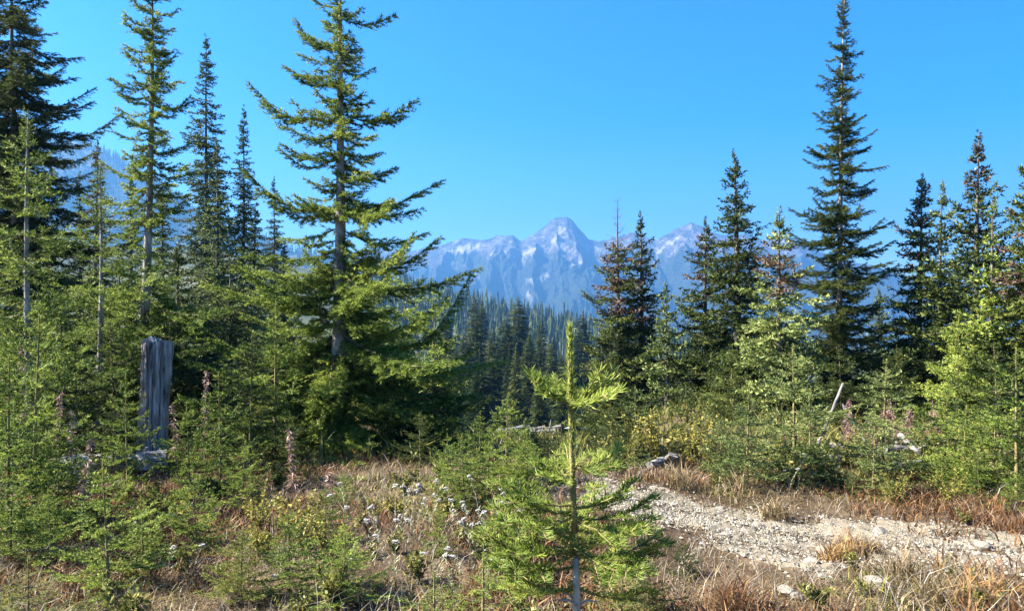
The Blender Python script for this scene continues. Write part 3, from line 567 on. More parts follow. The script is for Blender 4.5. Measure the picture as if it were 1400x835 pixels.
# ================================================================ young firs (photo column, photo row of the tip, depth)
def ys(rows):
    for i, (label, px, py, D, kind, mats, wide) in enumerate(rows):
        young(label, px, py, D, kind, mats, 0 if D < 3.7 else 1 if D < 9.3 else 2, i, wide)
ys([
 ('young fir with a thick pale leader at the left, below the bright green fir', 46, 412, 5.6, 'open', LITE, .9),
 ('small bright fir touching the left edge of the view', 10, 482, 5.0, 'open', LITE, 1.0),
 ('bushy young fir low at the left in front of the brown seed stalks', 78, 575, 5.4, 'wide', LITE, 1.0),
 ('slim young fir standing just in front of the grey snag', 176, 508, 6.2, 'open', LITE, .8),
 ('thin small fir with a bare lower stem at the lower left', 148, 625, 4.2, 'open', LITE, 1.2),
 ('knee high yellowish fir in the lower left corner', 40, 755, 3.25, 'wide', YELLM, 1.1),
 ('tiny yellowish fir beside the lower left corner, right of its bigger neighbour', 120, 800, 3.3, 'wide', YELLM, 1.2),
 ('light green young fir just right of the grey snag', 301, 506, 6.6, 'wide', LITE, .95),
 ('broad young fir low between the grey snag and the big sunlit fir', 262, 548, 6.2, 'wide', LITE, 1.0),
 ('taller dark young fir between the snag and the big sunlit fir', 340, 455, 7.6, 'open', DARKM, 1.0),
 ('young fir with a straight pale leader left of the big sunlit stem', 376, 412, 8.0, 'open', LITE, 1.0),
 ('dense young fir at the left foot of the big sunlit fir', 395, 560, 6.9, 'wide', DARKM, 1.0),
 ('low young fir under the left skirt of the big sunlit fir', 330, 600, 6.0, 'wide', LITE, 1.1),
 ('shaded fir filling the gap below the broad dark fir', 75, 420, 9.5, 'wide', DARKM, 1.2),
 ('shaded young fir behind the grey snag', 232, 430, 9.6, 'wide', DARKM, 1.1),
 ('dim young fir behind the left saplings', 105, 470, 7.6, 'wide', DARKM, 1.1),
 ('dark young fir left of the snag top', 160, 440, 8.6, 'wide', DARKM, 1.0),  # dark needles here paint shade behind the bright front firs
 ('fir with a blunt stub leader right of the big sunlit stem', 557, 372, 12.5, 'open', LITE, 1.0),
 ('young fir under the longest right branch of the big sunlit fir', 592, 382, 12.0, 'open', LITE, .95),
 ('dark young fir at the right foot of the big sunlit fir', 545, 480, 9.6, 'wide', DARKM, 1.2),
 ('deep green young fir outermost on the right skirt of the big sunlit fir', 598, 500, 9.8, 'wide', DARKM, 1.0),
 ('narrow young fir with visible leader left of the sapling', 636, 590, 5.6, 'open', LITE, 1.3),
 ('pale young fir standing before the valley left of the sapling', 690, 535, 6.3, 'wide', LITE, 1.0),
 ('small fir low in front of the pale valley fir', 668, 600, 5.7, 'wide', LITE, 1.2),
 ('small fir right behind the left branches of the sapling', 722, 590, 5.9, 'wide', LITE, 1.1),
 ('short dark fir at the edge of the drop behind the sapling', 752, 575, 7.5, 'wide', DARKM, 1.2),
 ('tiny fir among the white flowers in the foreground', 600, 690, 4.5, 'open', LITE, 1.1),
 ('low spreading fir at lower left of the big sunlit fir foot', 445, 660, 4.9, 'wide', LITE, 1.2),
 ('small shaded fir low behind the sapling on the right', 836, 560, 8.0, 'wide', DARKM, 1.3),
 ('young fir below the brown topped fir', 872, 525, 8.2, 'open', BLUEM, 1.4),
 ('young fir between the yellow bushes and the pointed dark fir', 942, 525, 8.2, 'open', DARKM, 1.3),
 ('dense conical silvery young fir at the right of the yellow bushes', 1022, 528, 6.6, 'wide', BLUEM, 1.25),
 ('young fir with straight leader right behind the conical silvery one', 1086, 470, 7.1, 'open', BLUEM, 1.3),
 ('thin young fir left of the leaning grey poles', 1107, 535, 6.8, 'slim', BLUEM, 1.5),
 ('bluish young fir standing in front of the leaning grey poles', 1206, 490, 7.3, 'open', BLUEM, 1.2),
 ('small fir with dark lower stem left of the bright yellow bushy fir', 1192, 560, 6.6, 'open', BLUEM, 1.2),
 ('bright yellow green bushy fir at the track edge', 1216, 650, 6.3, 'wide', YELLM, 1.5),
 ('dim low fir right of the bright yellow bushy fir', 1165, 640, 6.5, 'wide', BLUEM, 1.3),
 ('young fir behind the pink withered stalks', 1290, 520, 7.4, 'wide', LITE, 1.1),
 ('upright green young fir right of the pink stalks', 1318, 552, 6.8, 'wide', LITE, 1.25),
 ('young fir with two tops near the right edge', 1356, 552, 6.6, 'wide', LITE, 1.2),
 ('young fir with a bright yellowish leader at the right edge', 1390, 470, 6.2, 'open', LITE, 1.1),
 ('low bushy fir in the lower right beside the track', 1392, 640, 5.9, 'wide', LITE, 1.2),
 ('silvery low fir at the right edge in front of the bright leader fir', 1398, 585, 6.3, 'wide', BLUEM, 1.0),
 ('low dark twiggy fir in the shade right of the sapling', 938, 735, 4.3, 'wide', DARKM, 1.3),
 ('smaller dark twiggy fir closest to the sapling on its right', 880, 745, 3.7, 'wide', DARKM, 1.2),
 ('low fir at the left foot of the sapling', 655, 755, 3.0, 'wide', LITE, 1.4),
 ('tiny yellow fir on the stones by the right track edge', 1285, 722, 5.7, 'wide', YELLM, 1.6),
 ('small fir in shade under the broad right edge fir', 1262, 560, 10.5, 'wide', DARKM, 1.2),
 ('medium fir filling in behind the rusty topped fir', 1310, 430, 12.0, 'wide', LITE, 1.0),
 ('medium fir low between the two right pairs of firs', 1225, 470, 13.0, 'wide', DARKM, 1.1),
 ('medium dark fir below the tallest right fir', 1150, 470, 12.5, 'wide', DARKM, 1.1),
 ('medium green fir at the foot of the pointed dark fir', 1000, 470, 13.0, 'wide', DARKM, 1.1),
 ('low green fir behind the yellow bushes on their left', 868, 590, 7.6, 'wide', BLUEM, 1.2),
 ('low bluish fir just left of the conical silvery fir', 985, 568, 7.3, 'wide', BLUEM, 1.2),
 ('low silvery fir touching the right of the conical silvery fir', 1052, 572, 6.9, 'wide', BLUEM, 1.2),
 ('low green fir under the leaning grey poles', 1128, 612, 6.9, 'wide', LITE, 1.1),
 ('small upright fir right of the bluish young fir', 1236, 560, 8.8, 'open', BLUEM, 1.2),
 ('low fir just right of the pink stalks foot', 1288, 618, 6.7, 'wide', LITE, 1.2),
 ('low dense fir in front of the young fir with two tops', 1338, 610, 6.3, 'wide', LITE, 1.2),
 ('medium fir rising behind the bright yellowish leader', 1368, 470, 8.5, 'wide', DARKM, 1.1),
 ('low wide fir at the brink left of the narrow leader fir', 612, 590, 6.2, 'wide', LITE, 1.2),
 ('fir with pale leader between the brink firs left of the sapling', 655, 560, 6.9, 'wide', LITE, 1.1),
 ('small bright fir close behind the sapling on its left', 706, 598, 5.9, 'wide', LITE, 1.1),
 ('dark low fir right under the pale dead wood', 738, 590, 8.6, 'wide', DARKM, 1.2),
 ('small fir behind the right needles of the sapling', 818, 600, 7.0, 'wide', DARKM, 1.2),
 ('medium dark fir at the outer right foot of the big sunlit fir', 575, 560, 7.6, 'wide', DARKM, 1.2),
 ('seedling in the dry grass below the fallen log', 195, 672, 4.6, 'wide', LITE, 1.2),
 ('broad seedling at the foot of the light green young fir', 270, 640, 4.9, 'wide', LITE, 1.2),
 ('bushy seedling in the lower left centre', 395, 688, 4.05, 'wide', LITE, 1.3),
 ('low flat seedling in front of the lower left centre bush', 470, 715, 3.9, 'wide', LITE, 1.5),
 ('seedling half hidden at the left edge', 15, 640, 4.7, 'wide', LITE, 1.2),
 ('seedling between the two left edge firs', 70, 665, 4.6, 'open', LITE, 1.2),
 ('tiny seedling beside the bushy lower left centre one', 330, 715, 4.0, 'wide', YELLM, 1.4),
 ('seedling before the dark foot of the big sunlit fir', 470, 640, 5.9, 'wide', LITE, 1.2),
 ('small seedling among the flowers right of the tallest white flower', 625, 665, 5.4, 'wide', LITE, 1.3),
 ('seedling close to the sapling left foot', 700, 700, 4.2, 'wide', LITE, 1.3),
 ('low seedling at the bottom edge left of the sapling', 590, 775, 3.1, 'wide', LITE, 1.5),
 ('low yellow seedling right of the sapling foot', 850, 770, 3.5, 'wide', YELLM, 1.4),
 ('green seedling between the yellow bushes and the track', 965, 655, 6.6, 'wide', LITE, 1.3),
 ('flat yellow seedling at the track upper edge', 955, 688, 6.0, 'wide', YELLM, 1.8),
 ('dark young fir under the light green leader fir', 155, 540, 7.0, 'wide', DARKM, 1.2),
 ('young fir crowding the left foot of the big sunlit fir', 430, 610, 7.4, 'wide', DARKM, 1.2),
 ('medium fir at the foot of the brown topped fir', 835, 480, 15.0, 'wide', DARKM, .9),
])

# ================================================================ valley forest: middle distance trees one by one
def far_crown(seed, H=18.0, lod=3, base=.0, rad=2.1):
    rg = np.random.default_rng(seed); ln = lean_fn(H, .1, 0, seed)
    pp = [(0, rad), (.15, rad), (.45, rad * .85), (.7, rad * .58), (.88, rad * .30), (1, .02)]
    res = whorls(H, pp, rg, ws=.38, per=9, z0=.02, gaps=.05, extra=.5, jitter=.3, pitch=((0, -24), (.6, -18), (1, 20)))
    mb = MB(); per = 6
    for (z, az, L, pt, roll) in res:                      # each branch a drooping fan of a few pointed tufts
        M = np.array(bmat(z, az, pt, roll, 1, ln(z)))
        for k in range(5):
            x0 = L * (.05 + .16 * k); l = L * .55 * (1 - .11 * k); wd = .32 * L + .09
            for sdn in (-1, 1):
                tip = [x0 + l, sdn * (wd * 1.4 + l * .25 * rg.random()), -.12 * L * rg.random()]
                V = np.array([[x0 - .1 * L, 0, .02], [x0 + .35 * l, sdn * wd * .5, .05 * L * rg.random()], tip]) @ M[:3, :3].T + M[:3, 3]
                mb.add(V, [[0, 1, 2]], 0, np.clip(.38 + .2 * rg.standard_normal(), 0, 1))
    tz = np.linspace(-.5, H, 8); P = [(*ln(max(q, 0)), q) for q in tz]; V, T = tube(P, .16 * (1 - tz / H * .95).clip(.03, 1.1), 6)
    return mb.mesh('crown', [N_FAR, BARK]), mesh('trunk', V, T, BARK, None, None, True), H
N_FAR = foliage('forest_needles', [(.0, (.008, .016, .006)), (.4, (.030, .044, .013)), (.7, (.10, .118, .032)), (1., (.22, .22, .075))], .2, objvar=.45, spec=.1)
FC = [far_crown(40 + k, rad=1.7 + .25 * k) for k in range(4)]
def forest_tree(x, y, H, v, label, group, wide=1.0, mats=None):
    cm, tm, H0 = FC[v % 4]; s = H / H0
    root = link('forest_fir', None, None, (x, y, float(height(x, y)) - .1)); root.scale = (s * wide, s * wide, s); root.rotation_euler = (0, 0, v * 1.7)
    tag(root, label, 'fir tree', group); link('trunk', tm, root); link('crown', cm, root); return root
VALLEY = [(645, 398, 92, 'leftmost tall dark spire of the valley trees below the hazy ridge'), (658, 408, 96, 'dark spire touching the right of the leftmost tall valley spire'),
          (712, 402, 100, 'tallest dark spire in the middle of the valley trees'), (690, 430, 84, 'rounder valley fir between the two tallest valley spires'),
          (737, 430, 82, 'dark valley fir just right of the tallest middle spire'), (725, 452, 74, 'shorter valley fir in front of the tallest middle spire'),
          (612, 425, 110, 'pale hazy valley fir beside the big sunlit fir branches'), (793, 424, 120, 'single dark spire just right of the sapling leader'),
          (672, 442, 78, 'broad olive valley fir left of centre'), (757, 458, 70, 'bluish valley fir left of the sapling leader'), (636, 450, 75, 'dense valley fir under the leftmost tall spires'),
          (775, 482, 62, 'low valley fir behind the sapling leader'), (705, 470, 60, 'front valley fir above the pale dead wood'), (740, 500, 52, 'nearest valley fir right of the pale dead wood'), (655, 480, 58, 'nearest valley fir left of the pale dead wood'), (620, 470, 66, 'valley fir half hidden by the right skirt of the big sunlit fir')]
for i, (px, py, D, lab) in enumerate(VALLEY):
    x, y, z = at(px, D); forest_tree(x, y, zat(py, D) - z, i, lab, 'spires in the valley', 1.2 + .15 * (i % 3))
rv = np.random.default_rng(91); nvf = 0
while nvf < 125:
    D = 26 + 200 * rv.random() ** .8; px = 380 + 1050 * rv.random()
    x, y, z = at(px, D); H = 8 + 10 * rv.random()
    top = CY - (z + H - EYE) * F / D
    lim = (470 if px < 880 else 428) + 45 * rv.random()
    if top < lim:
        H = H - (lim - top) * D / F
        if H < 6: continue
    if D < 40 and 560 < px < 800: continue
    forest_tree(x, y, H, nvf, 'dim fir of the crowded forest on the valley slope', 'crowded firs on the valley slope', .75 + .35 * rv.random()); nvf += 1

# ================================================================ the far ridge: crest trees one by one, the rest one wood
def spire_tris(rg, H, rad, tiers=6, sides=5, dead=False):
    V, T = [], []
    for k in range(tiers):
        z0 = H * (.06 + .86 * k / tiers); z1 = min(H, z0 + H * .30); r = rad * (1 - (k / tiers)) ** .85 * (.75 + .5 * rg.random()) + .08
        if dead: r *= .25
        b = len(V); V.append((0, 0, z1))
        for j in range(sides):
            a = 6.283 * (j + rg.random() * .6) / sides; q = r * (.65 + .7 * rg.random()); V.append((q * math.cos(a), q * math.sin(a), z0 - H * .03 * rg.random()))
        for j in range(sides):
            if rg.random() < .12: continue
            T.append((b, b + 1 + j, b + 1 + (j + 1) % sides))
    b = len(V); V += [(.22, 0, -1), (-.12, .2, -1), (-.12, -.2, -1), (0, 0, H)]; T += [(b, b + 1, b + 3), (b + 1, b + 2, b + 3), (b + 2, b, b + 3)]
    return np.array(V), np.array(T)
SPV = [spire_tris(np.random.default_rng(700 + k), 20, 2.3 + .3 * (k % 3), 6, 5, k % 7 == 6) for k in range(14)]
GREYWOOD = solid('grey_dead_stem', [(.3, (.20, .19, .18)), (.7, (.42, .40, .37))], 3, bump=0)
SPM = [mesh('ridge_fir', V, T, N_FAR, None, {'var': np.full(len(V), .42 + .03 * (k % 5))}) for k, (V, T) in enumerate(SPV)]
rr_ = np.random.default_rng(55); n = 0
while n < 120:
    px = 545 + (1400 - 545) * rr_.random() ** 1.5; D = 690 + 40 * rr_.random(); x, y, z = at(px, D); d = math.hypot(x, y)
    o = link('ridge_fir', SPM[n % 14], None, (x, y, z)); s = .5 + .85 * rr_.random(); o.scale = (s * .85, s * .85, s); o.rotation_euler = (0, 0, n)
    tag(o, 'small hazy conifer on the crest of the forested ridge', 'fir tree', 'conifers along the crest of the hazy ridge'); n += 1
def wood(name, label, pts, mats):
    mb = MB(); rg = np.random.default_rng(len(pts))
    for i, (x, y, z, s) in enumerate(pts):
        V, T = SPV[i % 14]; dead = i % 14 in (6, 13); w_ = .6 + .5 * rg.random(); mb.add(V * [s * w_, s * w_, s] + [x, y, z], T, 1 if dead else 0, .10 + .42 * rg.random())
    o = link(name, mb.mesh(name, mats)); tag(o, label, kind='stuff')
pts = []
while len(pts) < 5200:
    D = 215 + 500 * rr_.random() ** .75; px = 480 + 920 * rr_.random(); x = (px - CX) / F * D
    if fbm(x * .011, D * .011, 3) < .42 and rr_.random() < .75: continue
    pts.append((x, D, float(height(x, D)), (.38 + .75 * rr_.random() ** 1.4) * (1.0 if D > 350 else .85)))
wood('ridge_forest', 'hazy blue green conifer forest covering the far ridge', pts, [N_FAR, GREYWOOD])
pts = []
X = -1900 + 2000 * rr_.random(2600); Yh = 2000 - 300 * rr_.random(2600) ** 2.0; Zh = hill_z(X, Yh)
wood('hill_forest', 'tiny conifers fringing the pale blue hillside', [(a, b, c - 1, .9 + .8 * rr_.random()) for a, b, c in zip(X, Yh, Zh)], [N_FAR, GREYWOOD])
# ================================================================ the foreground sapling
def shoot_needles(P0, P1, per_m, nl, nw, rg, lo=-60, hi=240, ang=58, base=.5):
    """flat pointed needles with a broad middle, two triangles each"""
    d = P1 - P0; L = np.linalg.norm(d, axis=1); cnt = np.maximum(3, (L * per_m).astype(int)); idx = np.repeat(np.arange(len(L)), cnt); n = len(idx)
    ax = unit(d)[idx]; t = rg.random(n); upv = np.array([0, 0, 1.0]); u = np.cross(ax, upv); bad = np.linalg.norm(u, axis=1) < .2; u[bad] = np.cross(ax[bad], np.array([1.0, 0, 0])); u = unit(u); v = np.cross(u, ax)
    ph = np.radians(lo + (hi - lo) * rg.random(n)); a = np.radians(ang + 9 * rg.standard_normal(n) - 12 * t)
    if hi - lo < 350: ph = np.where(rg.random(n) < .86, np.radians(np.where(rg.random(n) < .5, 14, 166) + 17 * rg.standard_normal(n)), ph)
    dr = ax * np.cos(a)[:, None] + (np.cos(ph)[:, None] * u + np.sin(ph)[:, None] * v) * np.sin(a)[:, None]
    ln = nl * (.75 + .4 * rg.random(n)); p = P0[idx] + d[idx] * t[:, None]; sd = unit(np.cross(dr, v + .5 * rg.standard_normal((n, 3)))) * (nw / 2)
    mid = p + dr * (ln * .55)[:, None]; tip = p + dr * ln[:, None] + np.array([0, 0, .12]) * ln[:, None]
    V = np.stack([p, mid + sd, tip, mid - sd], 1).reshape(-1, 3); b = np.arange(n)[:, None] * 4
    T = np.concatenate([b + [0, 1, 2], b + [0, 2, 3]])
    A = np.repeat(np.clip(base + .14 * rg.standard_normal(n), 0, 1), 4).reshape(-1, 4); A[:, 2] += .12
    return V, T, np.clip(A, 0, 1).ravel()
N_SAP = foliage('sapling_needles',  [(.0, (.03, .055, .010)), (.35, (.10, .155, .024)), (.65, (.27, .33, .058)), (1., (.48, .50, .13))], .42, rough=.55, spec=.15)
def sap_branch(L, seed):
    rg = np.random.default_rng(seed); k = 6; s = np.linspace(0, 1, k)
    P = np.stack([s * L, np.cumsum(rg.standard_normal(k)) * .02 * L, (-.10 * np.sin(s * 3) + .12 * s ** 2) * L], 1); P -= P[0]
    wood = MB(); V, T = tube(P, np.linspace(.0042, .0018, k), 6); wood.add(V, T)
    S0, S1 = list(P[:-1]), list(P[1:])
    for f in np.arange(.3, .95, .16):
        for sg in (-1, 1):
            if rg.random() < .15: continue
            p = np.array([np.interp(f, s, P[:, i]) for i in range(3)]); yaw = sg * np.radians(48 + 8 * rg.standard_normal()); l = L * .55 * (1 - f) * (.7 + .5 * rg.random()) + .035
            q = p + np.array([math.cos(yaw), math.sin(yaw), .12 * rg.standard_normal()]) * l; V, T = tube([p, (p + q) / 2, q], [.0022, .0018, .0012], 5); wood.add(V, T); S0 += [p, (p + q) / 2]; S1 += [(p + q) / 2, q]
    V, T, A = shoot_needles(np.array(S0), np.array(S1), 640, .027, .0032, rg, ang=64)
    return wood.mesh('branch', BARK_GREEN, True), mesh('needles', V, T, N_SAP, None, {'var': A})
def sapling():
    D = 1.9; x, y, z = at(785, D); H = zat(449, D) - z
    root = link('fir_sapling', None, None, (x, y, z)); tag(root, 'close fir sapling with golden leader standing in front of the valley view', 'fir sapling')
    ln = lambda q: (.012 * math.sin(q * 3), .008 * math.sin(q * 2 + 1))
    zs = np.linspace(-.1, H, 26); P = [(*ln(q), q) for q in zs]
    rad = np.interp(zs, [-.1, 0, .4, .8, 1.15, H - .01, H], [.020, .017, .014, .0105, .0075, .0045, .002])
    V, T = tube(P, rad, 12, True, .06, np.random.default_rng(5)); up = MB(); cut = H * .62
    lo = [q for q in range(len(zs)) if zs[q] <= cut + .06]; hi = [q for q in range(len(zs)) if zs[q] >= cut]
    V, T = tube([P[q] for q in lo], rad[lo], 12, True, .07, np.random.default_rng(5)); link('trunk', mesh('trunk', V, T, BARK_SAP, None, None, True), root)
    V, T = tube([P[q] for q in hi], rad[hi] * .985, 12, True, .05, np.random.default_rng(6)); lead = link('leader', mesh('leader', V, T, BARK_GREEN, None, None, True), root)
    rg = np.random.default_rng(17)
    q = np.array([(*ln(a), a) for a in np.linspace(H * .80, H + .004, 8)])
    V, T, A = shoot_needles(q[:-1], q[1:], 2700, .021, .0030, rg, 0, 360, 40, .66); link('needles', mesh('needles', V, T, N_SAP, None, {'var': A}), lead)['kind'] = 'stuff'
    q = np.array([(*ln(a), a) for a in np.linspace(H * .66, H * .80, 5)])
    V, T, A = shoot_needles(q[:-1], q[1:], 1100, .020, .0028, rg, 0, 360, 36, .62); link('needles', mesh('needles', V, T, N_SAP, None, {'var': A}), lead)['kind'] = 'stuff'
    lens = [.10, .16, .24, .32]; lib_ = [[sap_branch(l, 60 + 5 * i + k) for k in range(2)] for i, l in enumerate(lens)]
    zz = lambda py: zat(py, D) - z
    rows = [(549, 178, .115, 32), (549, 5, .12, 26), (549, -35, .125, 10), (549, 110, .10, 22), (549, 215, .09, 20), (560, 60, .08, 25),
            (640, 10, .15, 16), (636, -28, .14, 4), (650, 160, .10, 14), (642, 95, .14, 12), (655, 215, .09, 10),
            (700, 172, .24, 12), (706, 200, .26, 4), (704, 150, .22, 14), (708, 8, .24, 8), (712, -30, .22, 0), (710, 60, .22, 8), 
            (752, 180, .27, 8), (757, 205, .27, 0), (750, 152, .25, 6), (755, -8, .26, 2), (748, -40, .25, -4), (760, 20, .25, 6), (758, 80, .24, 4),
            (690, 185, .20, 14), (694, 15, .18, 14), (728, 170, .24, 10), (724, -12, .22, 6), (738, 130, .22, 10), (774, 178, .22, 4), (776, 6, .22, 4),
            (800, 190, .20, -2), (806, 150, .18, 0), (803, -14, .20, -2), (852, 200, .2, -6), (858, -20, .2, -4), (905, 180, .25, -8), (912, 0, .25, -8)]
    for i, (py, az, L, pt) in enumerate(rows):
        ci = int(np.argmin([abs(l - L) for l in lens])); w_, n_ = lib_[ci][i % 2]; q = zz(py)
        b = link('branch', w_, root); b.matrix_local = bmat(q, R(az + rg.standard_normal() * 6), pt, rg.standard_normal() * .2, L * .9 / lens[ci], ln(q))
        link('needles', n_, b)['kind'] = 'stuff'
    for py, az, l in ((826, 200, .06), (828, -20, .06), (822, 150, .05), (830, 250, .04), (590, 200, .02), (600, 10, .02)):
        q = zz(py); V, T = tube([(0, 0, 0), (l * .5, .004, .01), (l, -.002, .006)], [.0045, .003, .001], 5); b = link('dead_twig', mesh('dead_twig', V, T, GREYWOOD), root); b.matrix_local = bmat(q, R(az), 12, 0, 1, ln(q))
BARK_SAP = solid('sapling_bark', [(.3, (.17, .14, .10)), (.5, (.36, .31, .24)), (.7, (.52, .47, .39))], 22, bump=.5, bscale=120, stretch=(1, 1, .45), bdist=.004)
sapling()

# ================================================================ gravel track
TRK = [(.15, 6.2), (.8, 5.7), (1.5, 5.35), (2.3, 5.0), (3.4, 4.65), (5, 4.3), (8, 3.9)]
TX = np.array([p[0] for p in TRK]); TY = np.array([p[1] for p in TRK])
def track_d(x, y):                   # signed distance from the track's edge, negative on the track
    cy_ = np.interp(x, TX, TY); hw = np.interp(x, [.0, .7, 1.3, 2.5, 4, 8], [.10, .42, .66, .74, .74, .9])
    e = (fbm(np.asarray(x) * 2.3, np.asarray(y) * 2.3 + 9, 3) - .5) * .75
    d = np.abs(y - cy_) * .93 - hw + e
    return np.where(x < .1, 9, d)
def track():
    xs = np.linspace(.2, 7.5, 260); vs_ = np.linspace(-1, 1, 40)
    XX, UU = np.meshgrid(xs, vs_, indexing='ij'); cy_ = np.interp(XX, TX, TY); YY = cy_ + UU * 1.35
    d = track_d(XX, YY); ZZ = height(XX, YY) + .014 + (fbm(XX * 22, YY * 22, 3) - .5) * .03 - .045 * sstep(-.16, .10, d) - .02 * np.exp(-((UU - .12) / .10) ** 2) - .02 * np.exp(-((UU + .30) / .10) ** 2); keep = d < .12
    tr = grid_tris(*XX.shape)[:, ::-1]; k = keep.ravel(); tr = tr[k[tr].all(1)]
    o = link('gravel_track', mesh('gravel_track', np.stack([XX, YY, ZZ], -1), tr, M_TRACK, None, None, True)); tag(o, 'pale stony track crossing the lower right', kind='structure')
track()
def stone_shape(seed, sub=2, amp=.35):
    import bmesh
    bm = bmesh.new(); bmesh.ops.create_icosphere(bm, subdivisions=sub, radius=1); rg = np.random.default_rng(seed)
    V = np.array([v.co[:] for v in bm.verts]); T = np.array([[v.index for v in f.verts] for f in bm.faces]); bm.free()
    for _ in range(5):                                  # chop flat facets
        n = unit(rg.standard_normal(3)); c = .55 + .3 * rg.random(); h = V @ n; V = V - np.where(h > c, h - c, 0)[:, None] * n
    V *= [1, .75 + .2 * rg.random(), .5 + .2 * rg.random()]; V += rg.standard_normal(V.shape) * amp * .06
    return V, T
M_STONE = solid('pale_stone', [(.3, (.11, .095, .075)), (.5, (.20, .18, .145)), (.7, (.32, .295, .25))], 9, bump=.4, bscale=25)
STM = [mesh('stone', *stone_shape(20 + k), M_STONE) for k in range(7)]
rs = np.random.default_rng(404)
def stone(x, y, s, label, k):
    z = float(height(x, y)) + .01
    o = link('stone', STM[k % 7], None, (x, y, z + s * .12), (rs.random() * .3, rs.random() * .3, rs.random() * 6), s); tag(o, label, 'stone', 'loose stones on the track')
for k, (px, D, s, lab) in enumerate([(1110, 4.55, .055, 'largest pale stone in the middle of the track'), (1075, 4.0, .06, 'white stone lying in the shaded patch below the track'), (1090, 3.95, .045, 'smaller white stone right beside the white stone in the shaded patch'),
        (1125, 4.9, .05, 'flat pale stone near the upper track edge'), (1205, 5.4, .06, 'angular stone below the bright yellow bushy fir'), (1345, 5.0, .065, 'dark sided stone near the right end of the track'),
        (1145, 5.2, .045, 'small stone casting a short shadow on the track'), (1195, 4.1, .07, 'low boulder at the lower edge of the track')]): x, y, _ = at(px, D); stone(x, y, s, lab, k)
n = 0
while n < 46:
    x = .5 + 3.8 * rs.random(); y = np.interp(x, TX, TY) + rs.standard_normal() * .45
    if track_d(x, y) < .05: stone(x, y, .014 + .028 * rs.random() ** 2, 'small loose pale stone on the gravel track', n); n += 1
def gravel():
    rg = np.random.default_rng(77); n = 26000; x = .2 + 5 * rg.random(n); y = np.interp(x, TX, TY) + rg.standard_normal(n) * .6; d = track_d(x, y); k = (d < .12) & (rg.random(n) < np.where(d < 0, 1, .4)); x, y = x[k], y[k]; n = len(x)
    z = height(x, y) + .012; s = .004 + .012 * rg.random(n) ** 3
    oc = np.array([(1, 0, 0), (0, 1, 0), (-1, 0, 0), (0, -1, 0), (0, 0, 1), (0, 0, -1)], float); of = np.array([(0, 1, 4), (1, 2, 4), (2, 3, 4), (3, 0, 4)])
    a = rg.random(n) * 6.28; off = oc[None] * s[:, None, None] * (.6 + .8 * rg.random((n, 6, 1))); c, sn = np.cos(a), np.sin(a)
    V = np.stack([off[..., 0] * c[:, None] - off[..., 1] * sn[:, None], off[..., 0] * sn[:, None] + off[..., 1] * c[:, None], off[..., 2] * .7], -1) + np.stack([x, y, z], -1)[:, None]
    T = (np.arange(n)[:, None, None] * 6 + of[None]).reshape(-1, 3)
    o = link('gravel', mesh('gravel', V, T, M_GRAVEL, None, {'var': np.repeat(rg.random(n), 6)})); tag(o, 'pale crushed gravel scattered over the track', kind='stuff')
mm_, t, o_ = mat('gravel'); a_ = nd(t, 'ShaderNodeAttribute', attribute_name='var'); p = nd(t, 'ShaderNodeBsdfPrincipled', i_Roughness=.9)
t.links.new(ramp(t, a_.outputs['Fac'], [(0, (.055, .047, .036)), (.5, (.15, .132, .10)), (.85, (.25, .225, .178)), (1, (.42, .39, .33))]), p.inputs['Base Color']); t.links.new(p.outputs[0], o_.inputs[0]); M_GRAVEL = mm_
gravel()

# ================================================================ grass and low plants
def blades(x, y, h, wd, rg, bend=.5, base_z=None, var=None):
    n = len(x); z = height(x, y) - .01 if base_z is None else base_z; a = rg.random(n) * 6.283; dx, dy = np.cos(a), np.sin(a); b = bend * (.3 + rg.random(n))
    f = rg.random(n) * 6.283; sx, sy = np.cos(f) * wd / 2, np.sin(f) * wd / 2
    P = lambda q, w_: np.stack([x + dx * h * b * q ** 2 + w_ * sx, y + dy * h * b * q ** 2 + w_ * sy, z + h * (q - .35 * b * q ** 2)], -1)
    V = np.stack([P(0, 1), P(0, -1), P(.55, .8), P(.55, -.8), P(1, 0)], 1).reshape(-1, 3); i = np.arange(n)[:, None] * 5
    T = np.concatenate([i + [0, 1, 3], i + [0, 3, 2], i + [2, 3, 4]]); va = rg.random(n) if var is None else var
    return V, T, np.repeat(va, 5)
G_TAN = foliage('dry_grass', [(0, (.10, .075, .035)), (.4, (.12, .080, .036)), (.7, (.22, .155, .075)), (1, (.36, .28, .155))], .25, objvar=0)
G_RED = foliage('rust_leaves', [(0, (.035, .018, .010)), (.4, (.11, .055, .026)), (.75, (.21, .10, .042)), (1, (.32, .19, .08))], .3, objvar=0)
G_HERB = foliage('herb_leaves', [(0, (.035, .045, .012)), (.35, (.095, .105, .022)), (.7, (.19, .185, .04)), (1, (.36, .31, .09))], .35, objvar=.1)
G_PALE = foliage('pale_dead_stems', [(0, (.11, .085, .06)), (.5, (.24, .205, .16)), (1, (.42, .38, .32))], .15, objvar=0)
rgx = np.random.default_rng(1234)
def wedge(n, d0, d1, p0=-60, p1=1460, pw=1.0):
    D = d0 + (d1 - d0) * rgx.random(n) ** pw; px = p0 + (p1 - p0) * rgx.random(n); return (px - CX) / F * D, D, px
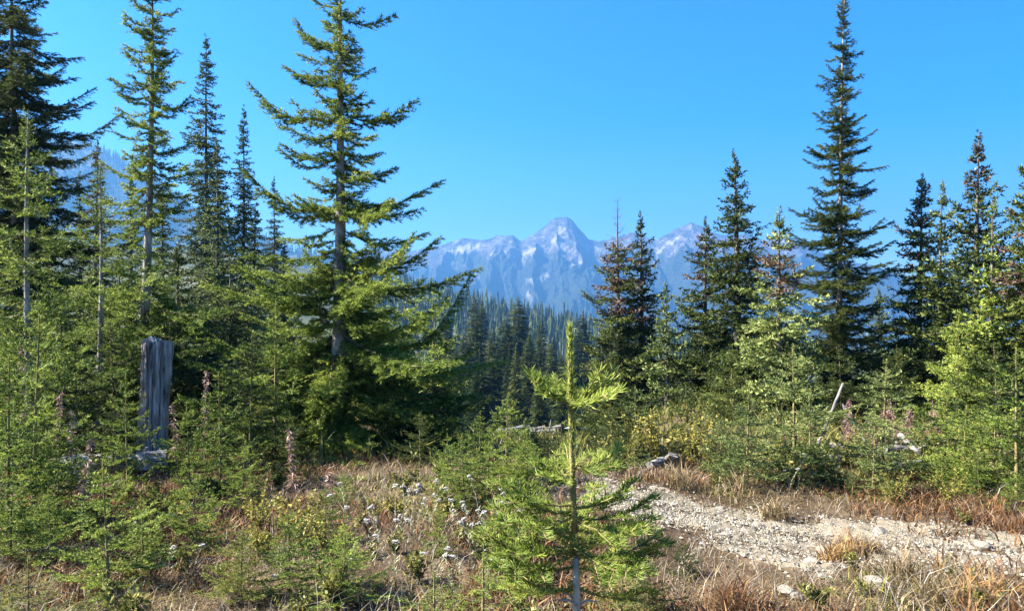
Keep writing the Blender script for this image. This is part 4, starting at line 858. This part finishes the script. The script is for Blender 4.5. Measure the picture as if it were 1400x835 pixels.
def field(name, label, n, d0, d1, mask, hh, ww, m, bend, pw=1.0, var=None):
    x, y, px = wedge(n, d0, d1, pw=pw); k = rgx.random(n) < mask(x, y, px); x, y, px = x[k], y[k], px[k]; h = hh[0] + (hh[1] - hh[0]) * rgx.random(len(x)) ** 1.5
    h = h * (.6 + .8 * fbm(x * 1.3 + 4, y * 1.3, 2)); V, T, A = blades(x, y, h, ww[0] + (ww[1] - ww[0]) * rgx.random(len(x)), rgx, bend)
    o = link(name, mesh(name, V, T, m, None, {'var': A})); tag(o, label, kind='stuff')
clump = lambda x, y, s, lo, hi, o=0: sstep(lo, hi, fbm(x * s + o, y * s + 2 * o, 3))
offtrack = lambda x, y: np.where(track_d(x, y) < -.18, .10, np.where(track_d(x, y) < .15, .38, 1.0))
lowright = lambda x, y: sstep(.2, 1.2, x)
field('dry_grass', 'dry tan grass over the whole foreground', 120000, 2.6, 11, lambda x, y, px: offtrack(x, y) * (.35 + .65 * clump(x, y, 1.1, .4, .6)), (.04, .17), (.003, .006), G_TAN, 1.3, 1.1)
field('rust_ground_cover', 'rust red huckleberry leaves low among the grass', 70000, 2.6, 8.5, lambda x, y, px: offtrack(x, y) * clump(x, y, .9, .42, .58, 31), (.05, .20), (.006, .014), G_RED, .9)
field('leafy_weeds', 'yellow green weeds growing through the dry grass', 60000, 2.8, 10.5, lambda x, y, px: offtrack(x, y) * clump(x, y, .8, .45, .6, 57), (.03, .13), (.008, .018), G_HERB, 1.5)
field('dead_stems', 'bleached dead weed stems tangled in the grass', 26000, 2.8, 9, lambda x, y, px: offtrack(x, y) * np.maximum(.6 * clump(x, y, .9, .42, .56, 83), np.exp(-((px - 600) / 75) ** 2) * (y > 3.9) * (y < 5.3)), (.08, .28), (.002, .004), G_PALE, .9)
field('forest_floor_plants', 'low green plants under the trees at the edge of the slope', 24000, 7.5, 24, lambda x, y, px: .3 + .7 * clump(x, y, .5, .4, .6, 11), (.15, .5), (.012, .03), G_HERB, .8)
# single tufts
def tuft(px, D, s, m, label, seed, n=130):
    rg = np.random.default_rng(seed); x, y, z = at(px, D); a = rg.random(n) * 6.28; r = s * .5 * rg.random(n) ** .7
    V, T, A = blades(r * np.cos(a), r * np.sin(a), s * (.5 + .7 * rg.random(n)), .004 + .004 * rg.random(n), rg, .8, np.full(n, -.01))
    o = link('grass_tuft', mesh('grass_tuft', V, T, m, None, {'var': A}), None, (x, y, z)); tag(o, label, 'grass tuft', 'grass tufts by the track')
G_ORANGE = foliage('orange_grass', [(0, (.12, .06, .02)), (.4, (.22, .12, .04)), (.75, (.36, .22, .08)), (1, (.50, .36, .16))], .3, objvar=0)
for i, a in enumerate([(1165, 4.75, .22, G_ORANGE, 'orange brown grass tuft in the middle of the track'), (1140, 4.65, .18, G_ORANGE, 'smaller orange tuft left of the middle tuft on the track'), (1192, 4.8, .14, G_TAN, 'tan grass tuft right of the orange tuft on the track'),
        (1340, 3.8, .24, G_ORANGE, 'rusty grass tuft at the bottom right corner'), (1280, 3.85, .20, G_TAN, 'tan tuft left of the rusty bottom right tuft'), (1235, 4.2, .2, G_TAN, 'tan and grey weed tuft at the lower track edge'),
        (1380, 5.4, .2, G_RED, 'red leaved tuft at the right edge above the track'), (1000, 3.8, .26, G_RED, 'red brown tuft right of the sapling near the bottom'), (1060, 5.7, .22, G_TAN, 'pale tuft at the upper edge of the track'),
        (1320, 5.7, .18, G_RED, 'small red shrubby tuft above the right end of the track'), (930, 6.3, .26, G_TAN, 'tan tuft where the track comes out behind the sapling'), (1010, 6.4, .28, G_TAN, 'tall tan tuft left of the silvery conical young fir')]): tuft(*a, 300 + i)

# yellow willow bushes
def bush_mesh(seed, H=1.0, stems=16, leaves=60, ll=.055, lw=.016):
    rg = np.random.default_rng(seed); w_, l_ = MB(), MB(); C = []
    for i in range(stems):
        a = rg.random() * 6.28; lean = .15 + .5 * rg.random(); h = H * (.6 + .45 * rg.random()); s = np.linspace(0, 1, 6)
        P = np.stack([np.cos(a) * lean * h * s ** 1.3, np.sin(a) * lean * h * s ** 1.3, h * s], 1) + np.cumsum(rg.standard_normal((6, 3)), 0) * .012 * H
        V, T = tube(P, np.linspace(.006, .002, 6), 4); w_.add(V, T)
        f = .15 + .85 * rg.random(leaves); C.append(np.stack([np.interp(f, s, P[:, j]) for j in range(3)], 1))
    p = np.concatenate(C); n = len(p); d = unit(rg.standard_normal((n, 3)) + [0, 0, .9]); sd = unit(np.cross(d, rg.standard_normal((n, 3)))) * lw * (.7 + .6 * rg.random((n, 1))); L = ll * (.6 + .8 * rg.random((n, 1)))
    V = np.stack([p, p + d * L * .5 + sd, p + d * L, p + d * L * .5 - sd], 1).reshape(-1, 3); b = np.arange(n)[:, None] * 4
    return w_.mesh('stems', BARK_TWIG), mesh('leaves', V, np.concatenate([b + [0, 1, 2], b + [0, 2, 3]]), G_WILLOW, None, {'var': np.repeat(rg.random(n), 4)})
G_WILLOW = foliage('yellowing_willow_leaves', [(0, (.09, .10, .02)), (.35, (.15, .155, .028)), (.7, (.28, .25, .045)), (1, (.42, .34, .09))], .4, objvar=.2)
BU = [bush_mesh(70 + k) for k in range(3)]
def bush(px, D, h, wide, label, v):
    x, y, z = at(px, D); r_ = link('willow_bush', None, None, (x, y, z - .02), (0, 0, v * 2.1), (h * wide, h * wide, h)); tag(r_, label, 'bush', 'yellowing bushes along the edge of the slope'); link('stems', BU[v % 3][0], r_); link('leaves', BU[v % 3][1], r_)
for v, a in enumerate([(872, 8.0, .62, 1.2, 'yellow bush directly right of the sapling stem top'), (905, 7.6, .60, 1.2, 'yellow bush beside the pale driftwood'), (948, 7.9, .66, 1.1, 'yellow bush with a branch reaching up to the right, left of the conical silvery fir'),
        (850, 7.0, .42, 1.3, 'low yellow bush behind the right branches of the sapling'), (1078, 6.9, .42, 1.2, 'orange yellow low bush right of the conical silvery fir'), (1120, 7.2, .40, 1.3, 'low yellowish bush left of the small dark stemmed fir'), (1225, 6.2, .30, 1.4, 'low yellow bush at the foot of the bright yellow fir'),
        (980, 7.4, .40, 1.2, 'olive low bush left of the foot of the conical silvery fir'), (820, 8.6, .5, 1.3, 'olive bush at the brink behind the sapling'), (660, 9.4, .5, 1.3, 'olive bush at the brink left of the sapling'), (740, 9.0, .45, 1.3, 'low bush at the brink just left of the sapling stem'),
        (590, 5.2, .28, 1.3, 'low weedy bush among the white flowers'), (400, 4.9, .40, 1.3, 'leafy yellow green bush in the lower left centre'), (450, 4.6, .34, 1.2, 'lower leafy bush right of the lower left centre bush'), (350, 5.3, .36, 1.2, 'leafy bush left of the lower left centre bush'),
        (1155, 8.2, .5, 1.4, 'green bush among the pink stalks on the left side'), (1330, 6.6, .36, 1.4, 'low green bush under the young fir with two tops'), (1265, 8.0, .45, 1.3, 'bush just below the pink withered stalks'), (1300, 6.3, .28, 1.4, 'small bush with thin pale leaves right of the yellow fir')]): bush(*a, v)

# leafy low herbs between the grass
HB = [bush_mesh(170 + k, 1.0, 14, 34, .15, .034) for k in range(4)]
rh = np.random.default_rng(88); n = 0
while n < 60:
    D = 3.5 + 3.2 * rh.random(); px = 120 + 640 * rh.random() if n < 52 else 880 + 500 * rh.random(); x, y, z = at(px, D)
    if track_d(x, y) < .1: continue
    h = .10 + .15 * rh.random(); r_ = link('leafy_herb', None, None, (x, y, z - .01), (0, 0, n * 1.3), (h, h, h)); tag(r_, 'low leafy green herb in the foreground grass', 'plant', 'leafy herbs in the foreground grass')
    k = n % 4; link('stems', HB[k][0], r_); c = link('leaves', HB[k][1], r_); c.material_slots[0].link = 'OBJECT'; c.material_slots[0].material = [G_HERB, G_WILLOW, G_HERB, G_HERB][int(rh.integers(4))]; n += 1
# white everlasting flowers
def flower_meshes(seed, H):
    rg = np.random.default_rng(seed); st, hd = MB(), MB(); s = np.linspace(0, 1, 6); P = np.stack([.10 * H * s ** 2 * rg.standard_normal(), np.zeros(1) * 0 + .08 * H * s ** 2 * rg.standard_normal(), H * s], 1) if False else np.stack([.15 * H * rg.standard_normal() * s ** 2, .15 * H * rg.standard_normal() * s ** 2, H * s], 1)
    V, T = tube(P, np.linspace(.003, .0018, 6), 4); st.add(V, T, 0, .5)
    for _ in range(16):
        f = .1 + .8 * rg.random(); p = np.array([np.interp(f, s, P[:, j]) for j in range(3)]); a = rg.random() * 6.28; d = unit(np.array([math.cos(a), math.sin(a), .7])); L = .05 * (.6 + .7 * rg.random()); sd = unit(np.cross(d, [0, 0, 1])) * .004
        st.add([p, p + d * L * .5 + sd, p + d * L, p + d * L * .5 - sd], [[0, 1, 2], [0, 2, 3]], 0, .3 + .6 * rg.random())
    ic = stone_shape(seed, 1, 0); m = 22
    for k in range(m):
        a = rg.random() * 6.28; r = .024 * rg.random() ** .5; c = P[-1] + [r * math.cos(a), r * math.sin(a), .026 - 40 * r * r + .020 * rg.random()]
        hd.add(ic[0] * .0082 * (.7 + .5 * rg.random()) + c, ic[1], 0, .4 + .6 * rg.random()); V, T = tube([P[-1] - [0, 0, .02], c], [.001, .0008], 3, False); st.add(V, T, 0, .6)
    return st.mesh('stem', G_SILV), hd.mesh('flower_head', M_PETAL)
G_SILV = foliage('silvery_stems', [(0, (.14, .15, .08)), (.5, (.32, .33, .20)), (1, (.50, .50, .36))], .3, objvar=.1)
M_PETAL = foliage('white_petals', [(0, (.42, .38, .30)), (.4, (.36, .335, .30)), (1, (.54, .53, .50))], .3, objvar=0)
FL = [flower_meshes(80 + k, .40) for k in range(5)]
rf = np.random.default_rng(31)
def flower(px, py, D, label, v):
    x, y, z = at(px, D); s = max(.35, (zat(py, D) - z) / .41); r_ = link('everlasting_flower', None, None, (x, y, z), (0, 0, v * 1.9), s); r_.scale = (max(s, .75),) * 2 + (s,); tag(r_, label, 'flower', 'white everlasting flowers in the dry grass'); link('stem', FL[v % 5][0], r_); link('flower_head', FL[v % 5][1], r_)
named = [(561, 672, 5.0, 'tallest white flower standing before the dark foot of the big fir'), (517, 694, 4.9, 'broad white flower cluster left of the tallest white flower'), (551, 706, 4.8, 'white flower just below the tallest white flower'), (571, 712, 4.7, 'white flower right of and below the tallest white flower'),
         (583, 680, 5.1, 'dim white flower right of the tallest one'), (641, 688, 5.0, 'single white flower left of the sapling needles'), (229, 748, 4.5, 'grey white flower at the lower left'), (262, 752, 4.4, 'pale flower beside the grey white lower left one'), (360, 800, 4.0, 'yellowish white flower near the bottom edge left of centre'),
         (1078, 660, 6.6, 'white flower at the upper grass edge right of the yellow bushes'), (1105, 662, 6.7, 'white flower next to the upper grass edge flower'), (1061, 655, 6.9, 'small white flower farthest up by the upper grass edge')]
for v, (px, py, D, lab) in enumerate(named): flower(px, py, D, lab, v)
for v in range(46):
    px = rf.choice([rf.normal(590, 55), rf.normal(520, 60), rf.normal(660, 30), rf.uniform(150, 1000), rf.normal(1090, 40)], p=[.4, .2, .12, .18, .10]); D = (6.2 + .7 * rf.random()) if px > 1000 else 4.1 + 1.3 * rf.random()
    x, y, z = at(px, D); flower(px, CY - (z + .12 + .22 * rf.random() - EYE) * F / D, D, 'white flower cluster on a thin stem in the dry grass', v)

# withered fireweed stalks
def stalk_meshes(seed, H):
    rg = np.random.default_rng(seed); st, sd_ = MB(), MB(); s = np.linspace(0, 1, 7); P = np.stack([.06 * H * rg.standard_normal() * s ** 2, .06 * H * rg.standard_normal() * s ** 2, H * s], 1); V, T = tube(P, np.linspace(.005, .0015, 7), 4); st.add(V, T)
    for k in range(150):
        f = .35 + .65 * rg.random(); p = np.array([np.interp(f, s, P[:, j]) for j in range(3)]); d = unit(rg.standard_normal(3) * [1, 1, .6] + [0, 0, -.25]); L = .05 * (.5 + rg.random()) * (1.3 - .6 * f); q = unit(np.cross(d, rg.standard_normal(3))) * .006
        sd_.add([p, p + d * L * .6 + q, p + d * L + [0, 0, -.012], p + d * L * .6 - q], [[0, 1, 2], [0, 2, 3]], 0, rg.random())
    return st.mesh('stem', G_PALE), sd_.mesh('seed_head', G_SEED)
G_SEED = foliage('withered_seed_pods', [(0, (.10, .055, .04)), (.5, (.26, .15, .11)), (1, (.46, .34, .28))], .2, objvar=.1)
G_PINK = foliage('pink_withered_leaves', [(0, (.10, .04, .035)), (.5, (.24, .12, .10)), (1, (.40, .27, .235))], .3, objvar=.1)
SK = [stalk_meshes(120 + k, 1.0) for k in range(4)]
def stalk(px, py, D, label, v, pink=False):
    x, y, z = at(px, D); h = zat(py, D) - z; r_ = link('fireweed_stalk', None, None, (x, y, z), (0, 0, v * 2.3)); r_.scale = (1, 1, h); tag(r_, label, 'dry plant', 'pink withered stalks on the right' if pink else 'brown withered stalks on the left'); link('stem', SK[v % 4][0], r_); c = link('seed_head', SK[v % 4][1], r_)
    if pink: c.material_slots[0].link = 'OBJECT'; c.material_slots[0].material = G_PINK
for v, a in enumerate([(98, 560, 5.6, 'brown seed stalk left of the grey fallen log'), (76, 535, 6.2, 'brown shaggy stalk behind the bushy young fir at the left'), (279, 508, 6.9, 'pale topped withered stalk right of the grey snag'), (243, 552, 7.2, 'rusty stalk close to the right side of the snag'), (33, 470, 7.0, 'shaggy brown stalk at the left beside the thick pale leader'), (402, 585, 5.6, 'thin bare stalk before the left skirt of the big fir'), (455, 640, 5.2, 'thin brown stalk under the big sunlit fir'), (112, 600, 5.3, 'short brown stalk low left of the snag')]): stalk(*a, v)
for v in range(26):
    px = 1150 + 135 * rf.random() if v > 3 else [1283, 1268, 1232, 1185][v]; D = 8.4 + 1.2 * rf.random(); x, y, z = at(px, D); py = [547, 575, 580, 590][v] if v < 4 else CY - (z + .35 + .35 * rf.random() - EYE) * F / D
    stalk(px, py, D, ['tallest pinkish grey withered stalk behind the right young firs', 'pink stalk left of the tallest pinkish stalk', 'red stalk in the middle of the pink patch', 'pink stalk beside the bluish young fir'][v] if v < 4 else 'pink withered fireweed stalk in the patch behind the logs', v, True)

# ================================================================ dead wood
W_GREY = solid('weathered_wood', [(.32, (.035, .030, .026)), (.45, (.18, .168, .155)), (.58, (.33, .315, .295)), (.78, (.46, .44, .41))], 7, stretch=(4, 4, .5), bump=.9, bscale=16, rough=.85, bdist=.03)
W_ROT = solid('sunlit_rotten_wood', [(.3, (.08, .045, .03)), (.5, (.27, .185, .14)), (.7, (.46, .38, .32))], 14, bump=.9, bscale=30)  # reddish rot, paled so the sunlit left side is in the colour
W_PALE = solid('bleached_wood', [(.3, (.07, .064, .057)), (.5, (.155, .145, .13)), (.7, (.26, .245, .22))], 6, stretch=(3, 3, .6), bump=.5, bscale=20)
def snag():
    D = 7.7; x, y, z = at(208, D); H = zat(464, D) - z; rg = np.random.default_rng(9); n, m = 64, 40; a = np.arange(n) * 2 * np.pi / n; V = []
    crack = np.zeros(n)
    for c, dp, wd in ((-1.72, .55, .08), (-1.25, .28, .06), (-.7, .32, .07), (-1.45, .18, .04), (-2.15, .16, .05), (.4, .3, .08), (2.2, .3, .1), (1.3, .2, .1)): crack += dp * np.exp(-(((a - c + np.pi) % (2 * np.pi) - np.pi) / wd) ** 2)
    topj = .16 * (fbm(a * 2.2, a * 0 + 1, 4) - .35) + .03 * (np.cos(a * 2 + 1))
    for j in range(m):
        f = j / (m - 1); r = .128 + .012 * f + .05 * np.exp(-f * H / .12); wv = (fbm(a * 1.9 + 3, np.full(n, f * 2.5), 3) - .5) * .05 + (fbm(a * 9, np.full(n, f * 5), 2) - .5) * .014
        sq = 1 + .07 * np.cos(2 * (a - .1)) + .03 * np.cos(4 * a); rot_side = np.exp(-(((a - 3.6 + np.pi) % (2 * np.pi) - np.pi) / .5) ** 2); rag = rot_side * (fbm(a * 7, np.full(n, f * 16), 3) - .55) * .07
        rr = (r * sq + wv + rag - r * crack * (.45 + .35 * f)); lx = .04 * f * f + .02 * f
        zz_ = -.1 + (H + .1 + (topj - .04) * (j == m - 1) + (topj - .04) * f ** 8 * (j < m - 1)) * f
        V.append(np.stack([rr * np.cos(a) + lx, rr * np.sin(a), zz_ * np.ones(n)], -1))
    V = np.array(V); tr = grid_tris(m, n, True); ctr = V[-1].mean(0) - [0, 0, .03]; V2 = np.concatenate([V.reshape(-1, 3), [ctr]]); jj = np.arange(n); T = np.concatenate([tr, np.stack([(m - 1) * n + jj, (m - 1) * n + (jj + 1) % n, np.full(n, m * n)], -1)])
    cen = V2[T].mean(1); aa = np.arctan2(cen[:, 1], cen[:, 0] - .05); rot = (np.abs((aa - 3.6 + np.pi) % (2 * np.pi) - np.pi) < .48 + .22 * rg.random(len(T))).astype(int)  # rotten strip widened to paint the sunlit left side
    root = link('snag', None, None, (x, y, z)); tag(root, 'weathered grey broken snag with cracked face and reddish rotten left edge paled as sunlit', 'dead tree trunk')
    keep = rot == 0; link('weathered_trunk', mesh('weathered_trunk', V2, T[keep], W_GREY, None, None, False), root); link('sunlit_rotten_edge', mesh('sunlit_rotten_edge', V2, T[~keep], W_ROT, None, None, False), root)
snag()
def log(p0, p1, r0, r1, label, m, name='log', seed=0, cat='log', group=None, stubs=2, sag=0.0):
    p0, p1 = np.array(p0), np.array(p1); L = np.linalg.norm(p1 - p0); k = 12; s = np.linspace(0, 1, k); rg = np.random.default_rng(seed)
    d = Vector(p1 - p0); q = d.to_track_quat('Z', 'Y'); P = np.stack([np.cumsum(rg.standard_normal(k)) * .004 * L, np.cumsum(rg.standard_normal(k)) * .004 * L, s * L], 1); V, T = tube(P, np.interp(s, [0, 1], [r0, r1]) * (1 + .1 * rg.standard_normal(k)), 14, True, .14, rg)
    o = link(name, mesh(name, V, T, m), None, tuple(p0)); o.rotation_mode = 'QUATERNION'; o.rotation_quaternion = q; tag(o, label, cat, group)
    for _ in range(stubs):
        f = .2 + .7 * rg.random(); a = rg.random() * 6.28; c = np.array([0, 0, f * L]); e = c + np.array([math.cos(a), math.sin(a), .4]) * (r0 * 1.2 + .12 * L * rg.random()); V, T = tube([c, (c + e) / 2 + .01, e], [r1 * .4, r1 * .28, r1 * .12], 5); link('branch_stub', mesh('branch_stub', V, T, m), o)
def P3(px, py, D): return ((px - CX) / F * D, D, zat(py, D))
def gp(px, D, up): x, y, z = at(px, D); return (x, y, z + up)
log(gp(78, 7.0, .17), gp(228, 7.3, .14), .12, .10, 'grey fallen log lying across the foot of the snag', W_GREY, seed=1)
log(gp(1113, 8.6, .14), P3(1153, 524, 9.0), .019, .013, 'grey dead pole leaning up to the right in front of the tallest right fir', W_PALE, 'dead_pole', 2, 'pole', stubs=1)
log(P3(1151, 552, 8.9), gp(1196, 8.6, .10), .015, .010, 'grey dead pole sloping down to the right beside the leaning pole', W_PALE, 'dead_pole', 3, 'pole', stubs=1)
for i, (a, Da, b, Db, u, r, lab) in enumerate([(1206, 8.0, 1262, 8.3, .22, .055, 'pale log on top of the dead wood among the pink stalks'), (1215, 7.7, 1268, 7.8, .10, .05, 'lower pale log beneath the top log among the pink stalks'), (1122, 8.0, 1168, 8.4, .12, .05, 'pale log left of the bluish young fir'),
        (1135, 8.5, 1190, 8.2, .22, .035, 'thin bleached log behind the pale left log'), (1230, 8.4, 1256, 7.7, .30, .03, 'crooked bleached branch lying over the top log')]): log(gp(a, Da, u), gp(b, Db, u * .8), r, r * .8, lab, W_GREY if i == 5 else W_PALE, seed=20 + i, group='dead logs right')
log(gp(888, 7.0, .10), gp(925, 7.3, .16), .045, .03, 'bleached driftwood piece under the yellow bushes', W_PALE, 'driftwood', 31, 'driftwood', stubs=4)
log(gp(905, 7.4, .06), gp(918, 6.9, .22), .03, .018, 'short bleached root sticking up beside the driftwood', W_PALE, 'driftwood', 32, 'driftwood', stubs=3)
rl = np.random.default_rng(61)
for i in range(9):
    D = 24 + 10 * rl.random(); px = 698 + 50 * rl.random(); c = np.array(gp(px, D, .15 + .3 * rl.random())); a = rl.random() * 1.2 - .6; dv = np.array([math.cos(a), math.sin(a), .12 * rl.standard_normal()]) * (.35 + .5 * rl.random())
    log(c - dv, c + dv, .12, .08, 'bleached dead trunk in the pale pile down the slope', W_PALE, seed=40 + i, group='pale dead wood down the slope', stubs=2)
for i, (px, D, L, a, lab) in enumerate([(222, 4.6, .28, .3, 'pale broken stick lying in the lower left grass'), (60, 4.9, .22, .1, 'bleached stick at the left edge grass')]):
    c = np.array(gp(px, D, .04)); dv = np.array([math.cos(a), math.sin(a), .05]) * L; log(c - dv, c + dv, .011, .006, lab, W_GREY, 'stick', 70 + i, 'stick', stubs=2)
